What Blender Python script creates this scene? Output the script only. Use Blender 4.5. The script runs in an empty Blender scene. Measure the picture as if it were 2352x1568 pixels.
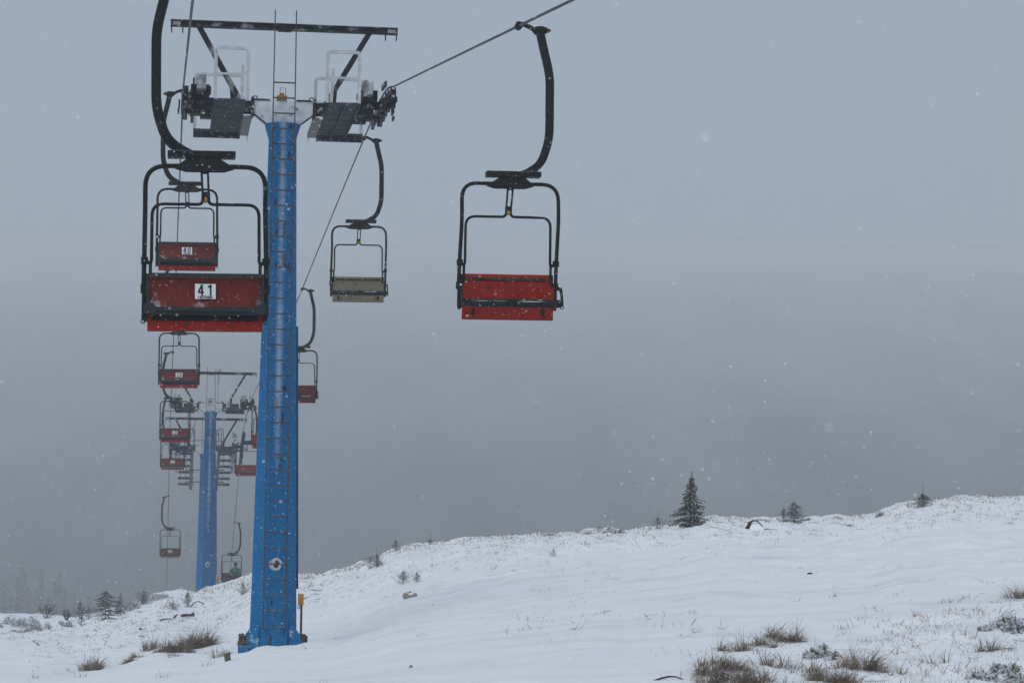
import bpy, bmesh, math, random
import numpy as np
from mathutils import Vector, Matrix, Quaternion

C = bpy.context.scene
R = math.radians
EYE = 1.70

# ------------------------------------------------------------------ camera
FPX = 5800.0                       # focal length in pixels of a 2352 px wide picture
PITCH = math.atan(416 / FPX)
ROLL = 0.0085
cam_d = bpy.data.cameras.new("camera")
cam = bpy.data.objects.new("camera", cam_d)
C.collection.objects.link(cam)
cam_d.sensor_width = 22.3
cam_d.lens = 22.3 * FPX / 2352
cam_d.clip_start = 0.1
cam_d.clip_end = 5000
cam_d.dof.use_dof = True
cam_d.dof.focus_distance = 34
cam_d.dof.aperture_fstop = 8
CAM_M = Matrix.Rotation(math.pi / 2 + PITCH, 4, 'X') @ Matrix.Rotation(ROLL, 4, 'Z')
cam.matrix_world = Matrix.Translation((0, 0, EYE)) @ CAM_M
C.camera = cam

# ------------------------------------------------------------------ sky, sun, exposure
SUN_EL, SUN_AZ = R(52), R(200)
w = bpy.data.worlds.new("World")
C.world = w
w.use_nodes = True
nt = w.node_tree
nt.nodes.clear()
sky = nt.nodes.new("ShaderNodeTexSky")
sky.sky_type = 'NISHITA'
sky.sun_disc = False
sky.sun_elevation = SUN_EL
sky.sun_rotation = SUN_AZ
sky.air_density = 1.0
sky.dust_density = 2.5
hsv = nt.nodes.new("ShaderNodeHueSaturation")
hsv.inputs['Saturation'].default_value = .72
bg = nt.nodes.new("ShaderNodeBackground")
bg.inputs['Strength'].default_value = 0.12
wo = nt.nodes.new("ShaderNodeOutputWorld")
nt.links.new(sky.outputs[0], hsv.inputs['Color'])
tint = nt.nodes.new("ShaderNodeMix")
tint.data_type = 'RGBA'
tint.blend_type = 'MULTIPLY'
tint.inputs[0].default_value = 1.0
tint.inputs[7].default_value = (.93, 1.005, 1.045, 1)
nt.links.new(hsv.outputs[0], tint.inputs[6])
nt.links.new(tint.outputs[2], bg.inputs['Color'])
nt.links.new(bg.outputs[0], wo.inputs['Surface'])
sl = bpy.data.lights.new("sun", 'SUN')
sl.energy = 0.6
sl.angle = R(60)
sl.color = (1.0, 0.98, 0.95)
so = bpy.data.objects.new("sun", sl)
C.collection.objects.link(so)
so.rotation_euler = (math.pi / 2 - SUN_EL, 0, math.pi - SUN_AZ)
C.view_settings.view_transform = 'Standard'
C.view_settings.look = 'None'
C.view_settings.exposure = 0.02
C.view_settings.gamma = 1.0
C.cycles.volume_bounces = 2
C.cycles.max_bounces = 8

# ------------------------------------------------------------------ pixel <-> world helpers
def ray(px, py):
    v = CAM_M.to_3x3() @ Vector(((px - 1176) / FPX, -(py - 784) / FPX, -1.0))
    return v / v.y

def P(px, py, d):
    return ray(px, py) * d + Vector((0, 0, EYE))

def yh(px):
    """row of the horizon at that column"""
    return 784 + 416 + ROLL * (px - 1176)

# ------------------------------------------------------------------ tagging
def tag(o, label=None, cat=None, group=None, kind=None):
    if label: o['label'] = label
    if cat: o['category'] = cat
    if group: o['group'] = group
    if kind: o['kind'] = kind
    return o

def empty(name, loc, rz=0.0, parent=None):
    o = bpy.data.objects.new(name, None)
    C.collection.objects.link(o)
    o.empty_display_size = 0.2
    o.location = loc
    o.rotation_euler = (0, 0, rz)
    if parent: o.parent = parent
    return o

# ------------------------------------------------------------------ mesh builder
class MB:
    def __init__(s):
        s.v, s.f = [], []
    def add(s, vs, fs):
        b = len(s.v)
        s.v.extend([tuple(p) for p in vs])
        s.f.extend([tuple(i + b for i in q) for q in fs])
        return s
    def box(s, c, d, M=None):
        c = Vector(c)
        hx, hy, hz = d[0] / 2, d[1] / 2, d[2] / 2
        vs = []
        for x, y, z in ((-1,-1,-1),(1,-1,-1),(1,1,-1),(-1,1,-1),(-1,-1,1),(1,-1,1),(1,1,1),(-1,1,1)):
            p = Vector((x * hx, y * hy, z * hz))
            if M is not None: p = M @ p
            vs.append(p + c)
        return s.add(vs, [(0,3,2,1),(4,5,6,7),(0,1,5,4),(1,2,6,5),(2,3,7,6),(3,0,4,7)])
    def tube(s, pts, r, n=8, prof=None, up=None, closed=False):
        """sweep a round (or custom 2-D) profile along points; r number or list"""
        pts = [Vector(p) for p in pts]
        N = len(pts)
        rs = r if isinstance(r, (list, tuple)) else [r] * N
        if prof is None:
            prof = [(math.cos(2 * math.pi * k / n), math.sin(2 * math.pi * k / n)) for k in range(n)]
        n = len(prof)
        T = []
        for i in range(N):
            if closed:
                a, b = pts[i - 1], pts[(i + 1) % N]
            else:
                a, b = pts[max(i - 1, 0)], pts[min(i + 1, N - 1)]
            T.append((b - a).normalized())
        u = Vector(up) if up else (Vector((0, 1, 0)) if abs(T[0].y) < 0.9 else Vector((0, 0, 1)))
        rings = []
        for i in range(N):
            u = u - T[i] * u.dot(T[i])
            if u.length < 1e-6: u = T[i].orthogonal()
            u.normalize()
            wv = T[i].cross(u)
            rings.append([pts[i] + (u * a + wv * b) * rs[i] for a, b in prof])
        vs = [p for g in rings for p in g]
        fs = []
        for i in range(N if closed else N - 1):
            j = (i + 1) % N
            for k in range(n):
                l = (k + 1) % n
                fs.append((i * n + k, i * n + l, j * n + l, j * n + k))
        if not closed:
            fs.append(tuple(range(n - 1, -1, -1)))
            fs.append(tuple(range((N - 1) * n, N * n)))
        return s.add(vs, fs)
    def bar(s, a, b, wd, th, up=(0, 0, 1)):
        """rectangular bar from a to b; wd across, th along up"""
        return s.tube([a, b], 1, prof=[(-th/2,-wd/2),(th/2,-wd/2),(th/2,wd/2),(-th/2,wd/2)], up=up)
    def cyl(s, c, axis, r, h, n=20):
        a = Vector(axis).normalized() * (h / 2)
        c = Vector(c)
        return s.tube([c - a, c + a], r, n)
    def prism(s, poly, axis, a0, a1):
        """extrude polygon. axis 'y': poly in (x,z); 'x': poly in (y,z); 'z': poly in (x,y)"""
        f = {'y': lambda p, t: (p[0], t, p[1]), 'x': lambda p, t: (t, p[0], p[1]), 'z': lambda p, t: (p[0], p[1], t)}[axis]
        n = len(poly)
        vs = [f(p, a0) for p in poly] + [f(p, a1) for p in poly]
        fs = [tuple(range(n)), tuple(range(2 * n - 1, n - 1, -1))]
        for k in range(n):
            l = (k + 1) % n
            fs.append((k, k + n, l + n, l))
        return s.add(vs, fs)
    def blob(s, c, rx, ry, rz, seed=0, amp=0.15, nu=14, nv=8):
        rnd = random.Random(seed)
        ph = [rnd.uniform(0, 6.28) for _ in range(8)]
        vs = []
        for j in range(nv + 1):
            t = math.pi * j / nv
            for i in range(nu):
                a = 2 * math.pi * i / nu
                k = 1 + amp * (math.sin(2 * a + ph[0] + t) + .7 * math.sin(3 * a + ph[1] - 2 * t) + .6 * math.sin(5 * a + 3 * t + ph[2])) / 2
                vs.append((c[0] + rx * k * math.sin(t) * math.cos(a), c[1] + ry * k * math.sin(t) * math.sin(a), c[2] + rz * k * math.cos(t)))
        fs = []
        for j in range(nv):
            for i in range(nu):
                l = (i + 1) % nu
                fs.append((j * nu + i, (j + 1) * nu + i, (j + 1) * nu + l, j * nu + l))
        return s.add(vs, fs)
    def mesh(s, name, m, sharp=35, fix=True, bevel=0):
        me = bpy.data.meshes.new(name)
        me.from_pydata(s.v, [], s.f)
        if fix or bevel:
            bm = bmesh.new()
            bm.from_mesh(me)
            bmesh.ops.remove_doubles(bm, verts=bm.verts, dist=1e-5) if fix == 'weld' else None
            bmesh.ops.recalc_face_normals(bm, faces=bm.faces)
            if bevel:
                es = [e for e in bm.edges if len(e.link_faces) == 2 and e.calc_face_angle(0) > R(40)]
                bmesh.ops.bevel(bm, geom=es, offset=bevel, segments=2, affect='EDGES', profile=0.6, clamp_overlap=True)
            bm.to_mesh(me)
            bm.free()
        if sharp is not None and len(me.polygons):
            me.polygons.foreach_set('use_smooth', [True] * len(me.polygons))
            me.set_sharp_from_angle(angle=R(sharp))
        me.materials.append(m)
        me.update()
        return me
    def obj(s, name, m, parent=None, loc=(0, 0, 0), **k):
        return link(name, s.mesh(name, m, **k), parent, loc)

def link(name, me, parent=None, loc=(0, 0, 0)):
    o = bpy.data.objects.new(name, me)
    C.collection.objects.link(o)
    o.location = loc
    if parent: o.parent = parent
    return o

def fillet(pts, r, seg=6):
    pts = [Vector(p) for p in pts]
    out = [pts[0]]
    for i in range(1, len(pts) - 1):
        a, b, c = pts[i - 1], pts[i], pts[i + 1]
        rr = r[i - 1] if isinstance(r, (list, tuple)) else r
        d = min(rr, (a - b).length * .49, (c - b).length * .49)
        p, q = b + (a - b).normalized() * d, b + (c - b).normalized() * d
        for k in range(seg + 1):
            t = k / seg
            out.append(p * (1 - t) ** 2 + b * 2 * t * (1 - t) + q * t * t)
    out.append(pts[-1])
    return out

# ------------------------------------------------------------------ materials
def mat(name):
    m = bpy.data.materials.new(name)
    m.use_nodes = True
    n = m.node_tree
    b = n.nodes['Principled BSDF']
    return m, n, b

def N(n, t, **k):
    x = n.nodes.new(t)
    for a, v in k.items(): setattr(x, a, v)
    return x

def ramp(n, src, p0, p1, c0=(0, 0, 0, 1), c1=(1, 1, 1, 1)):
    r = N(n, 'ShaderNodeValToRGB')
    r.color_ramp.elements[0].position = p0
    r.color_ramp.elements[1].position = p1
    r.color_ramp.elements[0].color = c0
    r.color_ramp.elements[1].color = c1
    n.links.new(src, r.inputs[0])
    return r

def math_n(n, op, a, b=None):
    x = N(n, 'ShaderNodeMath', operation=op)
    for i, q in enumerate((a, b)):
        if q is None: continue
        if isinstance(q, (int, float)): x.inputs[i].default_value = q
        else: n.links.new(q, x.inputs[i])
    return x.outputs[0]

def mixc(n, fac, a, b):
    x = N(n, 'ShaderNodeMix', data_type='RGBA')
    if isinstance(fac, float): x.inputs[0].default_value = fac
    else: n.links.new(fac, x.inputs[0])
    for s_, q in ((6, a), (7, b)):
        if isinstance(q, (tuple, list)): x.inputs[s_].default_value = (*q[:3], 1)
        else: n.links.new(q, x.inputs[s_])
    return x.outputs[2]

def painted(name, col, rough=.5, metal=0.0, wear=(.06, .045, .035), wear_amt=.0, var=.25, rime=0.0, rime_up=0.0, scale=6.0, rime_scale=9.0, streak=False):
    """paint or metal with mottling, worn spots, wind-driven rime on the side the snow comes from and snow lying on top"""
    m, n, b = mat(name)
    tc = N(n, 'ShaderNodeTexCoord')
    nz = N(n, 'ShaderNodeTexNoise'); nz.inputs['Scale'].default_value = scale; nz.inputs['Detail'].default_value = 6
    if streak:
        mp = N(n, 'ShaderNodeMapping'); mp.inputs['Scale'].default_value = (2.2, 2.2, .35)
        n.links.new(tc.outputs['Object'], mp.inputs[0]); n.links.new(mp.outputs[0], nz.inputs['Vector'])
    else:
        n.links.new(tc.outputs['Object'], nz.inputs['Vector'])
    lo = tuple(c * (1 - var) for c in col); hi = tuple(min(1, c * (1 + var)) for c in col)
    c = mixc(n, nz.outputs['Fac'], lo, hi)
    if wear_amt:
        n2 = N(n, 'ShaderNodeTexNoise'); n2.inputs['Scale'].default_value = scale * 2.3; n2.inputs['Detail'].default_value = 8
        n.links.new(tc.outputs['Object'], n2.inputs['Vector'])
        f = ramp(n, n2.outputs['Fac'], .66 - wear_amt, .72 - wear_amt)
        c = mixc(n, f.outputs[0], c, wear)
    if rime or rime_up:
        g = N(n, 'ShaderNodeNewGeometry')
        n3 = N(n, 'ShaderNodeTexNoise'); n3.inputs['Scale'].default_value = rime_scale; n3.inputs['Detail'].default_value = 5
        n.links.new(tc.outputs['Object'], n3.inputs['Vector'])
        if rime:
            dt = N(n, 'ShaderNodeVectorMath', operation='DOT_PRODUCT')
            n.links.new(g.outputs['Normal'], dt.inputs[0]); dt.inputs[1].default_value = (.1, -.97, .2)
            a = math_n(n, 'ADD', n3.outputs['Fac'], math_n(n, 'MULTIPLY', math_n(n, 'SUBTRACT', dt.outputs['Value'], 1.0), .8))
            f = ramp(n, a, .60 - rime * .42, .84 - rime * .3)
            c = mixc(n, f.outputs[0], c, (.60, .64, .68))
        if rime_up:
            dt = N(n, 'ShaderNodeVectorMath', operation='DOT_PRODUCT')
            n.links.new(g.outputs['Normal'], dt.inputs[0]); dt.inputs[1].default_value = (0, 0, 1)
            a = math_n(n, 'ADD', n3.outputs['Fac'], math_n(n, 'MULTIPLY', math_n(n, 'SUBTRACT', dt.outputs['Value'], 1.0), 1.0))
            f = ramp(n, a, .60 - rime_up * .4, .68 - rime_up * .4)
            c = mixc(n, f.outputs[0], c, (.8, .83, .86))
    n.links.new(c, b.inputs['Base Color'])
    rr = ramp(n, nz.outputs['Fac'], .3, .7, (rough - .1,) * 3 + (1,), (rough + .15,) * 3 + (1,))
    n.links.new(rr.outputs[0], b.inputs['Roughness'])
    b.inputs['Metallic'].default_value = metal
    b.inputs['Specular IOR Level'].default_value = .12
    bp = N(n, 'ShaderNodeBump'); bp.inputs['Strength'].default_value = .15; bp.inputs['Distance'].default_value = .01
    n.links.new(nz.outputs['Fac'], bp.inputs['Height']); n.links.new(bp.outputs[0], b.inputs['Normal'])
    return m

M = {}
M['chair_steel'] = painted('dark weathered chair steel', (.010, .013, .013), .55, 0.0, (.04, .03, .024), .02, .35, rime_up=.55)
M['head_steel'] = painted('dark tower steel with rime', (.011, .014, .016), .6, 0, (.05, .045, .04), .02, .35, rime=.12, rime_up=.5)
M['beam_steel'] = painted('gantry steel with rime', (.012, .015, .018), .6, 0, (.05, .045, .04), .02, .3, rime=.22, rime_up=.6, rime_scale=4)
M['grate_steel'] = painted('grey catwalk grating', (.030, .040, .046), .7, 0, (.02, .02, .02), .02, .3, rime=.1, rime_up=.7)
M['stringer'] = painted('pale galvanised stringer', (.15, .155, .16), .7, 0, (.1, .09, .08), .02, .15, rime=.3)
M['rail'] = painted('galvanised guard rail with rime', (.40, .41, .43), .8, 0, (.26, .24, .23), .03, .12, rime=.2, rime_up=.3)
M['frosted'] = painted('frosted box end', (.14, .155, .165), .8, 0, (.02, .022, .025), .06, .6, rime=.45, scale=7, rime_scale=6)
M['rime'] = painted('snow plastered steel', (.47, .50, .54), .85, 0, (.05, .05, .055), .04, .25, rime=.5, scale=4)
M['ladder'] = painted('ladder steel', (.055, .05, .05), .6, .2, (.09, .06, .04), .06, .3, rime_up=.6)
M['sheave'] = painted('black rubber and greasy steel', (.012, .013, .014), .5, 0, (.05, .04, .035), .04, .4, rime=.12, rime_up=.8, rime_scale=16)
M['red_seat'] = painted('red painted seat boards', (.225, .011, .006), .5, 0, (.10, .015, .015), .06, .25, rime_up=.2, rime_scale=5)
M['red_back'] = painted('brownish red seat back', (.125, .020, .016), .6, 0, (.06, .018, .015), .05, .2, rime=.05)
M['maroon'] = painted('dark maroon seat boards', (.09, .008, .016), .5, 0, (.06, .01, .015), .06, .25, rime_up=.4, rime_scale=5)
M['beige'] = painted('weathered grey beige seat boards', (.195, .16, .115), .7, 0, (.10, .08, .06), .05, .25, rime_up=.4, scale=9)
M['ochre'] = painted('bare ochre wood seat edge', (.22, .12, .05), .7, 0, (.12, .06, .03), .08, .25, rime_up=.5, scale=9)
M['old_wood'] = painted('old brown wooden strip', (.075, .055, .035), .8, 0, (.012, .014, .015), .20, .4, scale=14)
M['pad'] = painted('black rubber pad', (.010, .013, .014), .55, 0, (.03, .03, .03), .03, .3, rime_up=.24, rime_scale=7)
M['bar_pad'] = painted('black bar sleeve with snow on top', (.010, .013, .014), .55, 0, (.03, .03, .03), .03, .3, rime_up=.75, rime_scale=4)
M['green_pad'] = painted('turquoise green seat pad', (.03, .26, .20), .6, 0, (.05, .15, .12), .03, .2, rime_up=.2)
M['plate'] = painted('white number plate', (.62, .64, .66), .5, 0, (.3, .28, .25), .0, .06)
M['frame_grey'] = painted('grey seat back frame', (.024, .030, .033), .6, 0, (.07, .045, .03), .04, .3, rime_up=.4)
M['sign'] = painted('dull white sign', (.44, .48, .52), .6, 0, (.25, .24, .22), .02, .12)
M['ink'] = painted('black lettering', (.012, .012, .012), .6, 0, var=.1)
M['orange'] = painted('orange switch box', (.42, .17, .025), .5, 0, (.12, .06, .03), .05, .2)
M['rust'] = painted('rusty brown bolts', (.085, .045, .028), .8, 0, (.03, .02, .015), .1, .4, rime_up=.5)
M['rope'] = painted('steel wire rope', (.085, .088, .09), .6, .4, (.2, .2, .2), .05, .4, rime_up=.5, scale=30)
M['brass'] = painted('ochre bushing', (.30, .17, .05), .5, .2, (.1, .06, .03), .05, .3)
M['conduit'] = painted('dark blue conduit', (.010, .04, .12), .5, 0, (.02, .02, .03), .05, .2)
M['jacket'] = painted('green ski jacket', (.045, .13, .095), .8, 0, (.03, .08, .06), .05, .25)
M['dark_cloth'] = painted('dark trousers', (.02, .022, .026), .85, 0, var=.3)
M['skin'] = painted('wind reddened skin', (.28, .12, .09), .6, 0, var=.1)
M['helmet'] = painted('black ski helmet', (.02, .02, .022), .4, 0, var=.2, rime_up=.5)
M['bark'] = painted('bark', (.055, .042, .034), .9, 0, (.03, .025, .02), .1, .4, scale=20, rime_up=.3)
M['dead_wood'] = painted('dark wet dead wood', (.03, .025, .022), .85, 0, (.07, .06, .05), .1, .4, scale=12, rime_up=.62)
M['board'] = painted('grey weathered board', (.13, .11, .09), .85, 0, (.06, .05, .04), .1, .4, scale=12, rime_up=.6)
M['rock'] = painted('snow dusted turf lump', (.30, .265, .23), .95, 0, (.14, .11, .09), .08, .3, scale=8, rime=.12, rime_up=.85, rime_scale=11)

def blue_paint():
    """blue tower paint: fading, black soot and flaked patches, rime brushed on the rounded ridge facing the wind"""
    m, n, b = mat('blue tower paint')
    tc = N(n, 'ShaderNodeTexCoord')
    sp = N(n, 'ShaderNodeSeparateXYZ'); n.links.new(tc.outputs['Object'], sp.inputs[0])
    mp = N(n, 'ShaderNodeMapping'); mp.inputs['Scale'].default_value = (5, 5, .7)
    n.links.new(tc.outputs['Object'], mp.inputs[0])
    nz = N(n, 'ShaderNodeTexNoise'); nz.inputs['Scale'].default_value = 1.3; nz.inputs['Detail'].default_value = 7
    n.links.new(mp.outputs[0], nz.inputs['Vector'])
    c = mixc(n, nz.outputs['Fac'], (.001, .090, .230), (.003, .150, .355))
    # flaked dark patches, more of them along the middle
    n2 = N(n, 'ShaderNodeTexNoise'); n2.inputs['Scale'].default_value = 1.0; n2.inputs['Detail'].default_value = 9; n2.inputs['Roughness'].default_value = .65
    mp2 = N(n, 'ShaderNodeMapping'); mp2.inputs['Scale'].default_value = (11, 11, 4.5)
    n.links.new(tc.outputs['Object'], mp2.inputs[0]); n.links.new(mp2.outputs[0], n2.inputs['Vector'])
    n4 = N(n, 'ShaderNodeTexNoise'); n4.inputs['Scale'].default_value = .55; n4.inputs['Detail'].default_value = 2
    n.links.new(tc.outputs['Object'], n4.inputs['Vector'])
    ax = math_n(n, 'ABSOLUTE', sp.outputs['X'])
    mid = ramp(n, ax, .05, .20, (1, 1, 1, 1), (0, 0, 0, 1))
    a = math_n(n, 'ADD', math_n(n, 'MULTIPLY', n2.outputs['Fac'], .8), math_n(n, 'ADD', math_n(n, 'MULTIPLY', n4.outputs['Fac'], .45), math_n(n, 'MULTIPLY', mid.outputs[0], .06)))
    f = ramp(n, a, .755, .79)
    c = mixc(n, f.outputs[0], c, (.012, .018, .03))
    # rime along the windward ridge
    g = N(n, 'ShaderNodeNewGeometry')
    n3 = N(n, 'ShaderNodeTexNoise'); n3.inputs['Scale'].default_value = 1.0; n3.inputs['Detail'].default_value = 8; n3.inputs['Roughness'].default_value = .7
    mp3 = N(n, 'ShaderNodeMapping'); mp3.inputs['Scale'].default_value = (16, 16, 26)
    n.links.new(tc.outputs['Object'], mp3.inputs[0]); n.links.new(mp3.outputs[0], n3.inputs['Vector'])
    n5 = N(n, 'ShaderNodeTexNoise'); n5.inputs['Scale'].default_value = 1.1; n5.inputs['Detail'].default_value = 3
    n.links.new(tc.outputs['Object'], n5.inputs['Vector'])
    ridge = ramp(n, ax, .0, .105, (1, 1, 1, 1), (0, 0, 0, 1))
    hz = ramp(n, sp.outputs['Z'], .0, 1.0)   # placeholder range, scaled below
    hh = math_n(n, 'MULTIPLY', sp.outputs['Z'], .13)
    hz = ramp(n, hh, .28, .5)
    k = math_n(n, 'MULTIPLY', ridge.outputs[0], math_n(n, 'MULTIPLY', hz.outputs[0], n5.outputs['Fac']))
    k = math_n(n, 'MULTIPLY', k, math_n(n, 'ADD', .25, n3.outputs['Fac']))
    f = ramp(n, k, .12, .85)
    c = mixc(n, f.outputs[0], c, (.55, .61, .68))
    # fine flecks of driven snow stuck to the paint
    n6 = N(n, 'ShaderNodeTexNoise'); n6.inputs['Scale'].default_value = 38; n6.inputs['Detail'].default_value = 2
    n.links.new(tc.outputs['Object'], n6.inputs['Vector'])
    f6 = ramp(n, n6.outputs['Fac'], .66, .74)
    c = mixc(n, math_n(n, 'MULTIPLY', f6.outputs[0], .55), c, (.55, .62, .70))
    n.links.new(c, b.inputs['Base Color'])
    b.inputs['Roughness'].default_value = .6
    b.inputs['Specular IOR Level'].default_value = .1
    bp = N(n, 'ShaderNodeBump'); bp.inputs['Strength'].default_value = .2; bp.inputs['Distance'].default_value = .006
    n.links.new(n2.outputs['Fac'], bp.inputs['Height']); n.links.new(bp.outputs[0], b.inputs['Normal'])
    return m
M['blue'] = blue_paint()
M['blue_foot'] = painted('blue foot plates with rime in the corners', (.002, .12, .29), .6, 0, (.02, .02, .025), .06, .3, rime=.10, rime_up=.6, scale=5, rime_scale=6)

def snow_mat():
    m, n, b = mat('wind packed snow')
    tc = N(n, 'ShaderNodeTexCoord')
    g = N(n, 'ShaderNodeNewGeometry')
    # fine crust and wind ripples as bump
    mp = N(n, 'ShaderNodeMapping'); mp.inputs['Scale'].default_value = (.7, 1.6, 1); mp.inputs['Rotation'].default_value = (0, 0, R(12))
    n.links.new(g.outputs['Position'], mp.inputs[0])
    n1 = N(n, 'ShaderNodeTexNoise'); n1.inputs['Scale'].default_value = 1.2; n1.inputs['Detail'].default_value = 8; n1.inputs['Roughness'].default_value = .6
    n.links.new(mp.outputs[0], n1.inputs['Vector'])
    n2 = N(n, 'ShaderNodeTexNoise'); n2.inputs['Scale'].default_value = 9; n2.inputs['Detail'].default_value = 5
    n.links.new(g.outputs['Position'], n2.inputs['Vector'])
    h = math_n(n, 'ADD', n1.outputs['Fac'], math_n(n, 'MULTIPLY', n2.outputs['Fac'], .12))
    bp = N(n, 'ShaderNodeBump'); bp.inputs['Strength'].default_value = .30; bp.inputs['Distance'].default_value = .15
    n.links.new(h, bp.inputs['Height']); n.links.new(bp.outputs[0], b.inputs['Normal'])
    # thin places where turf shows through
    n3 = N(n, 'ShaderNodeTexNoise'); n3.inputs['Scale'].default_value = 2.1; n3.inputs['Detail'].default_value = 9; n3.inputs['Roughness'].default_value = .68
    mp3 = N(n, 'ShaderNodeMapping'); mp3.inputs['Scale'].default_value = (.8, 1.9, 1.0); mp3.inputs['Rotation'].default_value = (0, 0, R(-14))
    n.links.new(g.outputs['Position'], mp3.inputs[0]); n.links.new(mp3.outputs[0], n3.inputs['Vector'])
    at = N(n, 'ShaderNodeAttribute'); at.attribute_name = 'thin'
    k = math_n(n, 'ADD', n3.outputs['Fac'], math_n(n, 'MULTIPLY', at.outputs['Fac'], .13))
    f = ramp(n, k, .70, .79)
    mp4 = N(n, 'ShaderNodeMapping'); mp4.inputs['Scale'].default_value = (.30, .85, 1); mp4.inputs['Rotation'].default_value = (0, 0, R(8))
    n.links.new(g.outputs['Position'], mp4.inputs[0])
    n4 = N(n, 'ShaderNodeTexNoise'); n4.inputs['Scale'].default_value = 1.0; n4.inputs['Detail'].default_value = 7; n4.inputs['Roughness'].default_value = .62; n4.inputs['Distortion'].default_value = 1.2
    n.links.new(mp4.outputs[0], n4.inputs['Vector'])
    f4 = ramp(n, n4.outputs['Fac'], .33, .68)
    c = mixc(n, f4.outputs[0], (.77, .80, .825), (.885, .90, .915))
    ap = N(n, 'ShaderNodeAttribute'); ap.attribute_name = 'packed_shade'
    c = mixc(n, math_n(n, 'MULTIPLY', ap.outputs['Fac'], .8), c, (.62, .66, .71))  # greys the tracks: pressed snow, plus groove shade put into the colour
    c = mixc(n, f.outputs[0], c, (.20, .165, .13))
    n.links.new(c, b.inputs['Base Color'])
    b.inputs['Roughness'].default_value = .9
    b.inputs['Specular IOR Level'].default_value = .2
    return m
M['snow'] = snow_mat()

def hill_mat():
    m, n, b = mat('far forested slope')
    g = N(n, 'ShaderNodeNewGeometry')
    sp = N(n, 'ShaderNodeSeparateXYZ'); n.links.new(g.outputs['Position'], sp.inputs[0])
    mp = N(n, 'ShaderNodeMapping'); mp.inputs['Scale'].default_value = (1, .16, .0)
    n.links.new(g.outputs['Position'], mp.inputs[0])
    n1 = N(n, 'ShaderNodeTexNoise'); n1.inputs['Scale'].default_value = .022; n1.inputs['Detail'].default_value = 5; n1.inputs['Roughness'].default_value = .55
    n.links.new(mp.outputs[0], n1.inputs['Vector'])
    # open clearings in the forest, colour paled upwards like haze so the top edge melts into the sky
    up = math_n(n, 'MULTIPLY', math_n(n, 'ADD', sp.outputs['Z'], 40.0), 1 / 330.0)
    f = ramp(n, math_n(n, 'ADD', math_n(n, 'MULTIPLY', n1.outputs['Fac'], .36), math_n(n, 'MULTIPLY', up, .75)), .19, 1.08)
    c = mixc(n, f.outputs[0], (.075, .083, .085), (.74, .76, .78))
    n.links.new(c, b.inputs['Base Color'])
    b.inputs['Roughness'].default_value = 1
    b.inputs['Specular IOR Level'].default_value = 0
    return m
M['hill'] = hill_mat()

def plant_mat(name, dark, light, snow=.5, sscale=25.0):
    m, n, b = mat(name)
    g = N(n, 'ShaderNodeNewGeometry')
    c = mixc(n, g.outputs['Random Per Island'], dark, light)
    if snow:
        n3 = N(n, 'ShaderNodeTexNoise'); n3.inputs['Scale'].default_value = sscale; n3.inputs['Detail'].default_value = 3
        n.links.new(g.outputs['Position'], n3.inputs['Vector'])
        f = ramp(n, n3.outputs['Fac'], .72 - snow * .3, .78 - snow * .3)
        c = mixc(n, f.outputs[0], c, (.72, .75, .78))
    n.links.new(c, b.inputs['Base Color'])
    b.inputs['Roughness'].default_value = .9
    return m
M['grass'] = plant_mat('dry brown grass', (.095, .068, .046), (.310, .240, .170), .32)
M['pale_grass'] = plant_mat('bleached grass', (.17, .115, .075), (.36, .28, .20), .15)
M['needles'] = plant_mat('dull spruce needles', (.052, .055, .048), (.145, .14, .115), .55, 16)
M['heather'] = plant_mat('dark heather twigs', (.065, .052, .042), (.19, .16, .13), .86, 22)
M['twig'] = plant_mat('bare twigs', (.06, .045, .035), (.10, .08, .06), .1)
M['flake'] = painted('snowflake', (.9, .92, .94), .9, 0, var=.03)

# ------------------------------------------------------------------ the ground
RC = [-600,0,100,200,280,340,400,450,500,540,575,610,650,690,740,780,820,850,900,950,1000,1100,1176,1240,1330,1400,1450,1500,1560,1600,1650,1700,1760,1800,1850,1900,2000,2040,2060,2100,2150,2200,2300,2352,3000]
RR = [1440,1413,1418,1416,1398,1375,1362,1359,1350,1338,1318,1308,1312,1320,1315,1310,1300,1285,1264,1252,1244,1234,1231,1228,1222,1212,1216,1210,1202,1192,1188,1187,1194,1193,1191,1189,1181,1170,1160,1152,1146,1141,1138,1139,1120]
DC = [-600,0,300,430,500,560,640,780,900,1176,1600,2000,2352,3000]
DD = [80,84,92,101,101,97,88,80,76,71,66,62,60,58]

def vnoise(x, y, f, s):
    return (np.sin(x * f + s) * np.cos(y * f * 1.13 + 2.1 * s) + np.sin((x * .6 - y * .8) * f * 1.7 + 3.3 * s) * .6 + np.sin((x * .8 + y * .6) * f * 2.9 + 5.1 * s) * .35) / 1.95

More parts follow.
